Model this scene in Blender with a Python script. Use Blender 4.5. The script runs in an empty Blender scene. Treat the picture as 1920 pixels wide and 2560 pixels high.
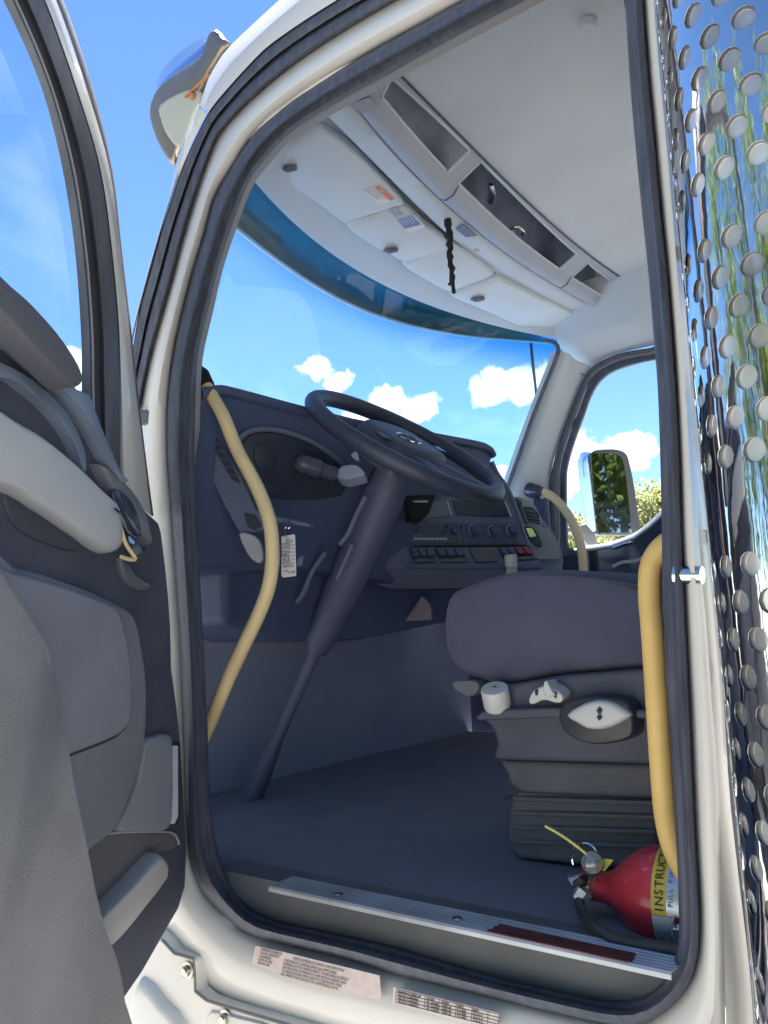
import bpy, bmesh, math, random
import numpy as np
from mathutils import Vector, Matrix
random.seed(7)
R_ = math.radians
S = bpy.context.scene
COL = S.collection
ZO = 1.75                                   # camera height over the ground
# ------------------------------------------------------------------ camera model
F, CX, CY = 2100.0, 960.0, 1280.0
def _d(u, v): return Vector(((u-CX)/F, -(v-CY)/F, -1.0))
_x = _d(-1774, 1689).normalized()
_r = -_d(2600, 1481).normalized()
_z = _x.cross(_r).normalized(); _y = _z.cross(_x)
M = Matrix((_x, _y, _z))
def ray(u, v): return M @ _d(u, v)
def onY(u, v, Y): w = ray(u, v); return w*(Y/w.y)
def onX(u, v, X): w = ray(u, v); return w*(X/w.x)
def onZ(u, v, Z): w = ray(u, v); return w*(Z/w.z)
class Plane:
    def __init__(s, p, n, off=0): s.n = Vector(n).normalized(); s.p = Vector(p)+s.n*off
    def at(s, u, v, off=0):
        w = ray(u, v); return w*(((s.p+s.n*off).dot(s.n))/w.dot(s.n))
    def pts(s, px, off=0): return [s.at(u, v, off) for u, v in px]
def proj(p):
    c = M.transposed() @ Vector(p); return (CX+F*c.x/-c.z, CY-F*c.y/-c.z)
# ------------------------------------------------------------------ materials
MATS = {}
def N(nt, t, **k):
    n = nt.nodes.new(t)
    for a, b in k.items(): setattr(n, a, b)
    return n
def mat(name, col, rough=.5, metal=0, bump=0, bscale=200, var=0, vscale=8, coat=0, spec=.5, var2=None, rvar=0, vstretch=None, trans=0, sheen=0):
    m = bpy.data.materials.new(name); m.use_nodes = True
    nt = m.node_tree; b = nt.nodes['Principled BSDF']
    b.inputs['Roughness'].default_value = rough; b.inputs['Metallic'].default_value = metal
    b.inputs['Specular IOR Level'].default_value = spec
    b.inputs['Coat Weight'].default_value = coat; b.inputs['Coat Roughness'].default_value = .05
    b.inputs['Transmission Weight'].default_value = trans
    b.inputs['Sheen Weight'].default_value = sheen
    b.inputs['Base Color'].default_value = (*col, 1)
    tc = N(nt, 'ShaderNodeTexCoord')
    src = tc.outputs['Object']
    if vstretch:
        mp = N(nt, 'ShaderNodeMapping'); mp.inputs['Scale'].default_value = vstretch
        nt.links.new(src, mp.inputs[0]); src = mp.outputs[0]
    if var or rvar:
        nz = N(nt, 'ShaderNodeTexNoise'); nz.inputs['Scale'].default_value = vscale; nz.inputs['Detail'].default_value = 5
        nt.links.new(src, nz.inputs['Vector'])
        if var:
            rp = N(nt, 'ShaderNodeValToRGB')
            c2 = var2 or tuple(max(0, c*(1-var)) for c in col)
            c1 = tuple(min(1, c*(1+var*.6)) for c in col) if not var2 else col
            rp.color_ramp.elements[0].position = .3; rp.color_ramp.elements[1].position = .7
            rp.color_ramp.elements[0].color = (*c2, 1); rp.color_ramp.elements[1].color = (*c1, 1)
            nt.links.new(nz.outputs['Fac'], rp.inputs[0]); nt.links.new(rp.outputs[0], b.inputs['Base Color'])
        if rvar:
            mr = N(nt, 'ShaderNodeMapRange'); mr.inputs['From Min'].default_value = .3; mr.inputs['From Max'].default_value = .7
            mr.inputs['To Min'].default_value = max(0.01, rough-rvar); mr.inputs['To Max'].default_value = rough+rvar
            nt.links.new(nz.outputs['Fac'], mr.inputs[0]); nt.links.new(mr.outputs[0], b.inputs['Roughness'])
    if bump:
        nb = N(nt, 'ShaderNodeTexNoise'); nb.inputs['Scale'].default_value = bscale; nb.inputs['Detail'].default_value = 3
        nt.links.new(src, nb.inputs['Vector'])
        bp = N(nt, 'ShaderNodeBump'); bp.inputs['Strength'].default_value = bump; bp.inputs['Distance'].default_value = .002
        nt.links.new(nb.outputs['Fac'], bp.inputs['Height']); nt.links.new(bp.outputs[0], b.inputs['Normal'])
    MATS[name] = m
    return m
def glass_mat(name, tint=(1, 1, 1), refl=.06, rough=.0, band=None, dirt=0):
    m = bpy.data.materials.new(name); m.use_nodes = True
    nt = m.node_tree; nt.nodes.clear()
    out = N(nt, 'ShaderNodeOutputMaterial'); mx = N(nt, 'ShaderNodeMixShader')
    tr = N(nt, 'ShaderNodeBsdfTransparent'); gl = N(nt, 'ShaderNodeBsdfGlossy')
    gl.inputs['Roughness'].default_value = rough; gl.inputs['Color'].default_value = (.9, .95, 1, 1)
    tr.inputs['Color'].default_value = (*tint, 1)
    fr = N(nt, 'ShaderNodeLayerWeight'); fr.inputs['Blend'].default_value = .25
    mr = N(nt, 'ShaderNodeMapRange'); mr.inputs['To Min'].default_value = refl*.6; mr.inputs['To Max'].default_value = refl*4
    nt.links.new(fr.outputs['Facing'], mr.inputs[0]); nt.links.new(mr.outputs[0], mx.inputs[0])
    nt.links.new(tr.outputs[0], mx.inputs[1]); nt.links.new(gl.outputs[0], mx.inputs[2])
    last = mx
    if band:
        z0, z1, c = band
        ge = N(nt, 'ShaderNodeNewGeometry'); sp = N(nt, 'ShaderNodeSeparateXYZ')
        nt.links.new(ge.outputs['Position'], sp.inputs[0])
        m2 = N(nt, 'ShaderNodeMapRange'); m2.interpolation_type = 'SMOOTHSTEP'
        m2.inputs['From Min'].default_value = z0; m2.inputs['From Max'].default_value = z1
        nt.links.new(sp.outputs['Z'], m2.inputs[0])
        mc = N(nt, 'ShaderNodeMix', data_type='RGBA'); mc.inputs[6].default_value = (*tint, 1); mc.inputs[7].default_value = (*c, 1)
        nt.links.new(m2.outputs[0], mc.inputs[0]); nt.links.new(mc.outputs[2], tr.inputs['Color'])
    if dirt:
        nz = N(nt, 'ShaderNodeTexNoise'); nz.inputs['Scale'].default_value = 3; nz.inputs['Detail'].default_value = 6
        tc = N(nt, 'ShaderNodeTexCoord'); mp = N(nt, 'ShaderNodeMapping'); mp.inputs['Scale'].default_value = (1, 1.2, 4)
        mp.inputs['Rotation'].default_value = (.5, .3, .2)
        nt.links.new(tc.outputs['Object'], mp.inputs[0]); nt.links.new(mp.outputs[0], nz.inputs['Vector'])
        m3 = N(nt, 'ShaderNodeMapRange'); m3.inputs['From Min'].default_value = .5; m3.inputs['From Max'].default_value = .85
        m3.inputs['To Max'].default_value = dirt
        nt.links.new(nz.outputs['Fac'], m3.inputs[0])
        df = N(nt, 'ShaderNodeBsdfTranslucent'); df.inputs['Color'].default_value = (.8, .85, .9, 1)
        ms = N(nt, 'ShaderNodeMixShader'); nt.links.new(m3.outputs[0], ms.inputs[0])
        nt.links.new(mx.outputs[0], ms.inputs[1]); nt.links.new(df.outputs[0], ms.inputs[2]); last = ms
    nt.links.new(last.outputs[0], out.inputs[0])
    MATS[name] = m; return m

paint = mat('white_paint', (.80, .78, .735), .25, coat=.3, var=.025, vscale=3, rvar=.03)
rubber = mat('black_rubber', (.10,.11,.15), .55, bump=.15, bscale=250, var=.35, vscale=14, vstretch=(6, 6, 1))  # glare veil in the colour: paler and bluer than black rubber
rubber2 = mat('worn_rubber', (.08,.085,.10), .5, bump=.2, bscale=180, var=.4, vscale=20)
lip = mat('grey_lip', (.34,.34,.36), .6, bump=.1)
dash_m = mat('dash_plastic', (.075,.10,.195), .55, bump=.35, bscale=420, var=.07, vscale=5, spec=.4)  # dark plastic lifted and blued: the lens glare veil is in its colour
dash_l = mat('dash_grey', (.125,.15,.235), .55, bump=.3, bscale=420, var=.12, vscale=9)
dash_p = mat('dash_pale', (.46, .48, .52), .5, bump=.25, bscale=420, var=.08, vscale=9)
gloss_b = mat('gloss_black', (.045,.055,.085), .12, spec=.5)
seat_m = mat('seat_cloth', (.105,.11,.17), .9, bump=.6, bscale=600, var=.10, vscale=14, sheen=.15)  # lighter, bluer than the cloth itself, with glare veil mixed in
seat_p = mat('seat_plastic', (.115,.12,.165), .6, bump=.3, bscale=350, var=.2, vscale=12)
seat_b = mat('seat_base_grey', (.20,.20,.225), .75, bump=.3, bscale=200, var=.25, vscale=9)
liner = mat('headliner_fabric', (.60,.62,.63), .95, bump=.35, bscale=500, var=.07, vscale=4, sheen=.1)
hard_l = mat('header_plastic', (.58,.63,.65), .6, bump=.2, bscale=450, var=.05, vscale=5)
visor_m = mat('visor_vinyl', (.66,.71,.72), .6, bump=.2, bscale=400, var=.04, vscale=7)
pocket_m = mat('pocket_dark', (.22,.26,.35), .8, bump=.3, bscale=250, var=.3, vscale=10)
pocket_l = mat('pocket_grey', (.50,.53,.60), .85, bump=.3, bscale=250, var=.2, vscale=10)
door_d = mat('door_dark', (.085,.09,.13), .55, bump=.4, bscale=380, var=.25, vscale=9)  # glare veil mixed into the dark door plastic
door_g = mat('door_grey', (.22,.23,.27), .62, bump=.5, bscale=420, var=.15, vscale=7)
door_v = mat('door_vinyl', (.20,.21,.25), .42, bump=.6, bscale=330, var=.2, vscale=10, rvar=.08)
arm_m = mat('armrest_grey', (.52,.54,.57), .38, bump=.15, bscale=300, var=.06)
frame_b = mat('window_channel', (.105,.115,.14), .5, bump=.15, bscale=120, var=.35, vscale=10, vstretch=(3, 3, .4))
chrome = mat('chrome', (.82, .82, .84), .06, 1, bump=.03, bscale=30, rvar=.03)
steel = mat('polished_steel', (.80, .80, .83), .035, 1, bump=.02, bscale=7, var=.06, vscale=30)
pipe_m = mat('muffler_pipe', (.93,.92,.90), .13, .55, var=.6, var2=(.30, .30, .32), vscale=7, rvar=.08)  # dark patches in the colour stand in for dark reflections behind the holes
alu = mat('ribbed_aluminium', (.66,.67,.70), .38, .45, bump=.1, bscale=60, var=.2, vscale=12, rvar=.1)
yellow = mat('yellow_grip', (.88,.69,.38), .5, bump=.12, bscale=90, var=.12, vscale=16)
yellow2 = mat('amber_grip', (.90,.61,.21), .5, bump=.12, bscale=90, var=.10, vscale=16)
white_p = mat('white_plastic', (.74, .74, .72), .4, bump=.1, bscale=200, var=.05)
white_b = mat('lens_white', (.66, .70, .78), .25, var=.1)
paper = mat('label_paper', (.78, .76, .74), .6, var=.05)
pinkp = mat('label_pink', (.70, .48, .46), .6, var=.2, vscale=60)
orange = mat('label_orange', (.75, .24, .08), .5)
bluel = mat('label_blue', (.16, .26, .50), .5)
ylabel = mat('label_yellow', (.80, .60, .08), .45)
ink = mat('ink', (.03, .03, .035), .7)
inkg = mat('ink_grey', (.22, .20, .20), .7)
red = mat('extinguisher_red', (.66,.045,.07), .25, coat=.5, var=.12, vscale=12)
redb = mat('red_adhesive', (.17, .045, .045), .8, bump=.6, bscale=90, var=.4, vscale=30)
hose_m = mat('hose_rubber', (.06,.06,.065), .45, bump=.2, bscale=200)
floor_m = mat('floor_mat', (.29,.30,.345), .85, bump=.6, bscale=220, var=.10, vscale=8)  # floor colour raised to carry the glare veil
sill_m = mat('sill_plastic', (.20,.20,.21), .7, bump=.35, bscale=260, var=.2, vscale=8)
cord_m = mat('cord_black', (.012, .012, .016), .8, bump=.6, bscale=200)
wgrip = mat('wheel_leather', (.05,.06,.10), .42, bump=.35, bscale=420, var=.2, vscale=20)
red_sw = mat('switch_red', (.28, .03, .06), .4)
lime = mat('lime_tag', (.60, .62, .12), .6)
ziptie = mat('ziptie_yellow', (.82, .74, .22), .45)
brown = mat('boot_brown', (.26,.21,.25), .75, bump=.4)
screw_m = mat('zinc_screw', (.55, .52, .46), .3, 1)
rust = mat('rust_spot', (.42, .20, .08), .7)
gauge_g = glass_mat('gauge_glass', (.93, .93, .95), .18)
w_glass = glass_mat('windshield_glass', (.80, .95, 1.0), .022, band=(ZO+.80, ZO+.95, (.07, .40, .82)), dirt=.05)
d_glass = glass_mat('door_glass', (.86, .95, 1.0), .05, dirt=.10)
p_glass = glass_mat('side_glass', (.95, .98, 1.0), .03)
mirror_m = mat('mirror_glass', (.45, .48, .48), .015, 1)
# ------------------------------------------------------------------ mesh helpers
class MB:
    def __init__(s): s.v = []; s.f = []
    def add(s, vs, fs):
        o = len(s.v); s.v += [Vector(p) for p in vs]; s.f += [tuple(i+o for i in f) for f in fs]; return s
    def prism(s, pts, vec):
        n = len(pts); vec = Vector(vec); b = [Vector(p)+vec for p in pts]
        return s.add(list(pts)+b, [tuple(range(n)), tuple(range(2*n-1, n-1, -1))]+[(i, i+n, (i+1) % n+n, (i+1) % n) for i in range(n)])
    def box(s, c, sx, sy, sz, ax=None):
        ax = ax or (Vector((1, 0, 0)), Vector((0, 1, 0)), Vector((0, 0, 1))); c = Vector(c)
        q = lambda a, b, d: c+ax[0]*(a*sx/2)+ax[1]*(b*sy/2)+ax[2]*(d*sz/2)
        return s.prism([q(-1, -1, -1), q(1, -1, -1), q(1, 1, -1), q(-1, 1, -1)], ax[2]*sz)
    def loft(s, rows, closed=False, wrap=False, caps=False):
        n = len(rows[0]); fs = []
        vs = [p for r in rows for p in r]; m = len(rows)
        for j in range(m if wrap else m-1):
            for i in range(n if closed else n-1):
                a = j*n+i; b = j*n+(i+1) % n; j2 = (j+1) % m
                fs.append((a, b, j2*n+(i+1) % n, j2*n+i))
        if caps: fs.append(tuple(range(n-1, -1, -1))); fs.append(tuple(range((m-1)*n, m*n)))
        return s.add(vs, fs)
    def tube(s, path, r, seg=12, caps=True, flat=1.0):
        path = [Vector(p) for p in path]; rows = []; nrm = None
        for i, p in enumerate(path):
            t = (path[min(i+1, len(path)-1)]-path[max(i-1, 0)]).normalized()
            if nrm is None:
                nrm = t.cross(Vector((0, 0, 1)))
                if nrm.length < .1: nrm = t.cross(Vector((1, 0, 0)))
                nrm.normalize()
            else: nrm = (nrm-t*nrm.dot(t)).normalized()
            bi = t.cross(nrm); rr = r[i] if isinstance(r, (list, tuple)) else r
            rows.append([p+nrm*(rr*math.cos(a))+bi*(rr*flat*math.sin(a)) for a in [2*math.pi*k/seg for k in range(seg)]])
        return s.loft(rows, closed=True, caps=caps)
    def lathe(s, p, ax, prof, seg=24):          # prof: (along, radius)
        ax = Vector(ax).normalized(); n = ax.cross(Vector((0, 0, 1)))
        if n.length < .1: n = ax.cross(Vector((1, 0, 0)))
        n.normalize(); b = ax.cross(n); p = Vector(p)
        rows = [[p+ax*h+n*(r*math.cos(2*math.pi*k/seg))+b*(r*math.sin(2*math.pi*k/seg)) for k in range(seg)] for h, r in prof]
        return s.loft(rows, closed=True, caps=True)
    def pillow(s, pts, nv, h, edge=.25, back=.01, steps=5, ctr=None):
        nv = Vector(nv); c = ctr or sum((Vector(p) for p in pts), Vector())/len(pts); rows = [[Vector(p)-nv*back for p in pts]]
        for k in range(steps+1):
            t = k/steps; sc = 1-edge*(1-math.cos(t*math.pi/2)); hh = h*math.sin(t*math.pi/2)
            rows.append([c+(Vector(p)-c)*sc+nv*hh for p in pts])
        s.loft(rows, closed=True)
        o = len(s.v); n = len(pts); s.f.append(tuple(range(o-n, o)))
        return s
    def build(s, name, m, parent=None, bevel=0, seg=2, ang=35, sub=0, label=None, solid=0, smooth=True, weld=False):
        while parent and parent.parent and parent.parent.parent: parent = parent.parent      # thing > part > sub-part, no deeper
        me = bpy.data.meshes.new(name)
        off = Vector((0, 0, ZO)) - (WL[parent.name] if parent else Vector((0, 0, 0)))
        c = sum(s.v, Vector())/max(1, len(s.v))
        me.from_pydata([p-c for p in s.v], [], s.f); me.validate()
        bm = bmesh.new(); bm.from_mesh(me)
        if weld: bmesh.ops.remove_doubles(bm, verts=bm.verts, dist=1e-5)
        bmesh.ops.recalc_face_normals(bm, faces=bm.faces); bm.to_mesh(me); bm.free()
        if smooth:
            me.shade_smooth()
            if not bevel and not sub: me.set_sharp_from_angle(angle=R_(ang))
        o = bpy.data.objects.new(name, me); COL.objects.link(o)
        o.location = c+off
        WL[o.name] = o.location + (WL[parent.name] if parent else Vector())
        if parent: o.parent = parent
        for mm in (m if isinstance(m, list) else [m]): me.materials.append(mm)
        if solid:
            x = o.modifiers.new('solid', 'SOLIDIFY'); x.thickness = solid; x.offset = 0
        if bevel:
            x = o.modifiers.new('bevel', 'BEVEL'); x.width = bevel; x.segments = seg; x.limit_method = 'ANGLE'; x.angle_limit = R_(ang)
            x.harden_normals = True
        if sub:
            x = o.modifiers.new('sub', 'SUBSURF'); x.levels = sub; x.render_levels = sub
        if label: o['label'] = label
        return o
WL = {}
def thing(name, loc, label, cat, group=None):
    o = bpy.data.objects.new(name, None); COL.objects.link(o); o.location = loc
    o.empty_display_size = .1; WL[o.name] = Vector(loc)
    o['label'] = label; o['category'] = cat
    if group: o['group'] = group
    return o
def tagm(o, label, cat, group=None, kind=None):
    if label: o['label'] = label
    if cat: o['category'] = cat
    if group: o['group'] = group
    if kind: o['kind'] = kind
    return o
def cat_rom(pts, n=8, closed=False):
    pts = [Vector(p) for p in pts]; out = []; L = len(pts)
    for i in range(L if closed else L-1):
        if closed: p0, p1, p2, p3 = pts[i-1], pts[i], pts[(i+1) % L], pts[(i+2) % L]
        else: p0, p1, p2, p3 = pts[max(i-1, 0)], pts[i], pts[i+1], pts[min(i+2, L-1)]
        for k in range(n):
            t = k/n
            out.append(.5*((2*p1)+(p2-p0)*t+(2*p0-5*p1+4*p2-p3)*t*t+(3*p1-p0-3*p2+p3)*t**3))
    if not closed: out.append(pts[-1])
    return out
def sm(px, n=4, closed=True): return [(p.x, p.y) for p in cat_rom([Vector((u, v, 0)) for u, v in px], n, closed)]
TEXTS = []
def text(s, p, xd, yd, size, m, parent, name='lettering', align='LEFT', squeeze=1.0):
    cu = bpy.data.curves.new(name, 'FONT'); cu.body = s; cu.size = size; cu.align_x = align; cu.extrude = .0002
    cu.resolution_u = 2
    o = bpy.data.objects.new(name+'_source', cu); COL.objects.link(o)
    xd = Vector(xd).normalized(); yd = Vector(yd); yd = (yd-xd*yd.dot(xd)).normalized(); zd = xd.cross(yd)
    TEXTS.append((o, Matrix((xd*squeeze, yd, zd)).transposed(), Vector(p), m, parent))
def flush_text():
    bpy.context.view_layer.update(); dg = bpy.context.evaluated_depsgraph_get(); groups = {}
    for o, m3, p, m, par in TEXTS:
        me = bpy.data.meshes.new_from_object(o.evaluated_get(dg))
        mb = groups.setdefault((par.name, m.name), (MB(), m, par))[0]
        mb.add([m3 @ v.co + p for v in me.vertices], [tuple(f.vertices) for f in me.polygons]); bpy.data.meshes.remove(me)
    for o, *_ in TEXTS: c = o.data; bpy.data.objects.remove(o); bpy.data.curves.remove(c)
    for mb, m, par in groups.values(): mb.build('lettering', m, par, smooth=False)
# ------------------------------------------------------------------ camera, light, sky
cd = bpy.data.cameras.new('camera'); cam = bpy.data.objects.new('camera', cd); COL.objects.link(cam)
m4 = M.to_4x4(); m4.translation = Vector((0, 0, ZO)); cam.matrix_world = m4
cd.sensor_fit = 'VERTICAL'; cd.sensor_height = 36; cd.lens = F/2560*36; cd.clip_start = .02; cd.clip_end = 3000
S.camera = cam
SUN_EL = 63; SUN_AZ = -45           # azimuth measured from truck forward (+X) towards +Y
sd = Vector((math.cos(R_(SUN_EL))*math.cos(R_(SUN_AZ)), math.cos(R_(SUN_EL))*math.sin(R_(SUN_AZ)), math.sin(R_(SUN_EL))))
ld = bpy.data.lights.new('sun', 'SUN'); ld.energy = 5.0; ld.angle = R_(.5); ld.color = (1, .95, .88)
lo = bpy.data.objects.new('sun', ld); COL.objects.link(lo); lo.rotation_euler = sd.to_track_quat('Z', 'Y').to_euler(); lo.location = (0, 0, 20)
S.view_settings.view_transform = 'Standard'; S.view_settings.look = 'None'; S.view_settings.gamma = 1
S.view_settings.exposure = 2.5
S.cycles.use_denoising = True; S.cycles.max_bounces = 12; S.cycles.transparent_max_bounces = 16; S.cycles.diffuse_bounces = 5
S.cycles.sample_clamp_indirect = 8; S.cycles.caustics_reflective = False; S.cycles.caustics_refractive = False
w = bpy.data.worlds.new('World'); S.world = w; w.use_nodes = True
nt = w.node_tree; nt.nodes.clear()
out = N(nt, 'ShaderNodeOutputWorld'); bg = N(nt, 'ShaderNodeBackground'); bg.inputs['Strength'].default_value = .05
sky = N(nt, 'ShaderNodeTexSky'); sky.sky_type = 'NISHITA'; sky.sun_disc = False; sky.sun_elevation = R_(SUN_EL)
sky.sun_rotation = R_(90-SUN_AZ); sky.air_density = 1.0; sky.dust_density = .1; sky.ozone_density = 2.5; sky.altitude = 2500
hs = N(nt, 'ShaderNodeHueSaturation'); hs.inputs['Saturation'].default_value = 1.12; hs.inputs['Value'].default_value = .94
nt.links.new(sky.outputs[0], hs.inputs['Color'])
tc = N(nt, 'ShaderNodeTexCoord')
nz = N(nt, 'ShaderNodeTexNoise'); nz.inputs['Scale'].default_value = 26; nz.inputs['Detail'].default_value = 9; nz.inputs['Roughness'].default_value = .58
nt.links.new(tc.outputs['Generated'], nz.inputs['Vector'])
nz2 = N(nt, 'ShaderNodeTexNoise'); nz2.inputs['Scale'].default_value = 60; nz2.inputs['Detail'].default_value = 4
nt.links.new(tc.outputs['Generated'], nz2.inputs['Vector'])
acc = None
def cloud(u, v, a, b, cut=0.0):
    global acc
    c = ray(u, v).normalized(); r = c.cross(Vector((0, 0, 1))).normalized(); r = (r + Vector((0,0,1))*0).normalized(); up = r.cross(c)
    def dot(vec):
        n = N(nt, 'ShaderNodeVectorMath', operation='DOT_PRODUCT'); n.inputs[1].default_value = vec
        nt.links.new(tc.outputs['Generated'], n.inputs[0]); return n.outputs['Value']
    cv = N(nt, 'ShaderNodeCombineXYZ')
    nt.links.new(dot(r/(a/F)), cv.inputs[0]); nt.links.new(dot(up/(b/F)), cv.inputs[1])
    ln = N(nt, 'ShaderNodeVectorMath', operation='LENGTH'); nt.links.new(cv.outputs[0], ln.inputs[0])
    # only on this side of the sky
    f = N(nt, 'ShaderNodeMath', operation='GREATER_THAN'); nt.links.new(dot(c), f.inputs[0]); f.inputs[1].default_value = .2
    s1 = N(nt, 'ShaderNodeMath', operation='SUBTRACT'); s1.inputs[0].default_value = 1.0; nt.links.new(ln.outputs['Value'], s1.inputs[1])
    m_ = N(nt, 'ShaderNodeMath', operation='MAXIMUM'); nt.links.new(s1.outputs[0], m_.inputs[0]); m_.inputs[1].default_value = -2
    m2 = N(nt, 'ShaderNodeMath', operation='MULTIPLY_ADD'); nt.links.new(f.outputs[0], m2.inputs[0]); m2.inputs[1].default_value = 5; m2.inputs[2].default_value = -5
    m3 = N(nt, 'ShaderNodeMath', operation='ADD'); nt.links.new(m_.outputs[0], m3.inputs[0]); nt.links.new(m2.outputs[0], m3.inputs[1])
    if acc is None: acc = m3.outputs[0]
    else:
        mm = N(nt, 'ShaderNodeMath', operation='MAXIMUM'); nt.links.new(acc, mm.inputs[0]); nt.links.new(m3.outputs[0], mm.inputs[1]); acc = mm.outputs[0]
for c in [(800, 920, 60, 42), (850, 950, 55, 34), (975, 1000, 75, 50), (1040, 1015, 75, 42), (905, 1048, 60, 36), (1235, 968, 90, 62), (1310, 960, 110, 60), (1460, 1135, 110, 70), (1560, 1130, 110, 56),
          (1440, 1190, 100, 50), (180, 930, 60, 60), (1262, 1195, 80, 40), (2600, 700, 500, 160), (-900, 1150, 300, 120)]: cloud(*c)
a1 = N(nt, 'ShaderNodeMath', operation='MULTIPLY_ADD'); nt.links.new(nz.outputs['Fac'], a1.inputs[0]); a1.inputs[1].default_value = 2.6; a1.inputs[2].default_value = -1.42
a2 = N(nt, 'ShaderNodeMath', operation='ADD'); nt.links.new(a1.outputs[0], a2.inputs[0]); nt.links.new(acc, a2.inputs[1])
mr = N(nt, 'ShaderNodeMapRange'); mr.interpolation_type = 'SMOOTHSTEP'; mr.inputs['From Min'].default_value = -.02; mr.inputs['From Max'].default_value = .26
nt.links.new(a2.outputs[0], mr.inputs[0])
cr = N(nt, 'ShaderNodeValToRGB'); cr.color_ramp.elements[0].color = (4.3, 4.9, 5.8, 1); cr.color_ramp.elements[1].color = (6.2, 6.2, 6.2, 1)
cr.color_ramp.elements[0].position = .38; cr.color_ramp.elements[1].position = .58
nt.links.new(nz2.outputs['Fac'], cr.inputs[0])
mx = N(nt, 'ShaderNodeMix', data_type='RGBA'); nt.links.new(mr.outputs[0], mx.inputs[0]); nt.links.new(hs.outputs[0], mx.inputs[6]); nt.links.new(cr.outputs[0], mx.inputs[7])
nt.links.new(mx.outputs[2], bg.inputs['Color']); nt.links.new(bg.outputs[0], out.inputs[0])

# ------------------------------------------------------------------ the truck
truck = thing('truck', (1.0, -1.9, 0), 'white truck cab with its driver door swung open', 'truck')

# ---- door opening: loops read round the opening, kept as radii about its centre on the plane y=-1
OC = onY(1120, 1350, -1.0)
NA = 200
def radial(px):
    pts = [onY(u, v, -1.0) for u, v in sm(px, 6)]
    pol = sorted(((math.atan2(p.z-OC.z, p.x-OC.x), math.hypot(p.x-OC.x, p.z-OC.z)) for p in pts))
    out = []
    for k in range(NA):
        a = -math.pi+2*math.pi*(k+.5)/NA
        lo = [q for q in pol if q[0] <= a]; hi = [q for q in pol if q[0] > a]
        q0 = lo[-1] if lo else (pol[-1][0]-2*math.pi, pol[-1][1]); q1 = hi[0] if hi else (pol[0][0]+2*math.pi, pol[0][1])
        t = (a-q0[0])/max(1e-6, q1[0]-q0[0]); out.append(q0[1]*(1-t)+q1[1]*t)
    return out
def ring(rad, Y, idx=None):
    o = []
    for k in (idx if idx is not None else range(NA)):
        a = -math.pi+2*math.pi*(k+.5)/NA
        p = Vector((OC.x+rad[k]*math.cos(a), -1.0, OC.z+rad[k]*math.sin(a))); o.append(p*(-Y))
    return o
def lerp(a, b, t): return [x*(1-t)+y*t for x, y in zip(a, b)]
W2 = radial([(430, 902), (419, 997), (417, 1081), (419, 1160), (425, 1243), (434, 1370), (441, 1478), (448, 1587), (453, 1700), (459, 1850), (463, 2000), (470, 2131), (481, 2175), (508, 2233), (545, 2272), (588, 2312), (631, 2338),
    (725, 2363), (870, 2399), (1000, 2438), (1266, 2502), (1499, 2556), (1600, 2562), (1682, 2511), (1732, 2444), (1749, 2366), (1750, 2292), (1749, 2250), (1739, 2071), (1731, 1898), (1726, 1767), (1718, 1610), (1711, 1455), (1705, 1315), (1698, 1098),
    (1688, 917), (1671, 696), (1655, 538), (1636, 332), (1620, 158), (1609, 0), (1600, -110), (1578, -180), (1530, -195), (1440, -152), (1300, -77), (1160, 0), (1051, 60), (943, 119), (834, 184), (726, 255), (633, 336), (579, 418), (536, 492), (512, 579), (476, 698), (444, 828)])
W1 = radial([(373, 902), (354, 991), (335, 1150), (325, 1300), (325, 1700), (340, 2050), (385, 2290), (460, 2425), (560, 2520), (725, 2590), (1000, 2660), (1400, 2760), (1680, 2790), (1800, 2700), (1812, 2449), (1802, 2187), (1797, 1977), (1781, 1767), (1768, 1584),
    (1752, 1400), (1735, 1100), (1712, 760), (1693, 475), (1674, 260), (1652, 30), (1640, -180), (1610, -290), (1550, -310), (1450, -250), (1200, -115), (991, 0), (840, 90), (726, 168), (617, 260), (541, 347), (487, 495), (460, 584), (430, 698), (392, 834)])
Sb = radial([(492, 921), (489, 1000), (486, 1160), (492, 1300), (503, 1500), (514, 1700), (519, 1827), (526, 2000), (545, 2130), (575, 2215), (617, 2265), (675, 2298), (834, 2334), (1000, 2372), (1222, 2438), (1388, 2477), (1516, 2503), (1610, 2490), (1668, 2440), (1692, 2370), (1699, 2300),
    (1697, 2239), (1689, 2082), (1678, 1872), (1663, 1662), (1656, 1460), (1654, 1315), (1649, 1098), (1643, 953), (1634, 845), (1622, 696), (1604, 522), (1590, 380), (1576, 222), (1568, 95), (1562, 0), (1552, -40), (1535, -80), (1500, -90), (1440, -65), (1319, -2), (1134, 95), (964, 190), (823, 268),
    (720, 336), (660, 402), (622, 455), (576, 576), (545, 671), (523, 766), (500, 861)])
# flange of the body, all round the opening
mb = MB()
mb.loft([ring(W2, -1.03), ring(W2, -1.0), ring(lerp(W2, W1, .12), -.988), ring(lerp(W2, W1, .38), -.975), ring(lerp(W2, W1, .62), -.975), ring(lerp(W2, W1, .8), -.99), ring(W1, -1.0), ring(lerp(W2, W1, 1.0), -1.03)], closed=True)
body = mb.build('body_side', paint, truck, ang=70)
# inner seal
mb = MB(); mb.loft([ring(lerp(W2, Sb, -.02), -1.02), ring(W2, -.997), ring(lerp(W2, Sb, .18), -.975), ring(lerp(W2, Sb, .42), -.972), ring(lerp(W2, Sb, .55), -.992), ring(lerp(W2, Sb, .68), -1.0), ring(lerp(W2, Sb, .82), -1.0), ring(lerp(W2, Sb, .97), -1.012), ring(Sb, -1.03), ring(Sb, -1.10)], closed=True)
mb.build('door_seal', rubber, truck, ang=80)
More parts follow.
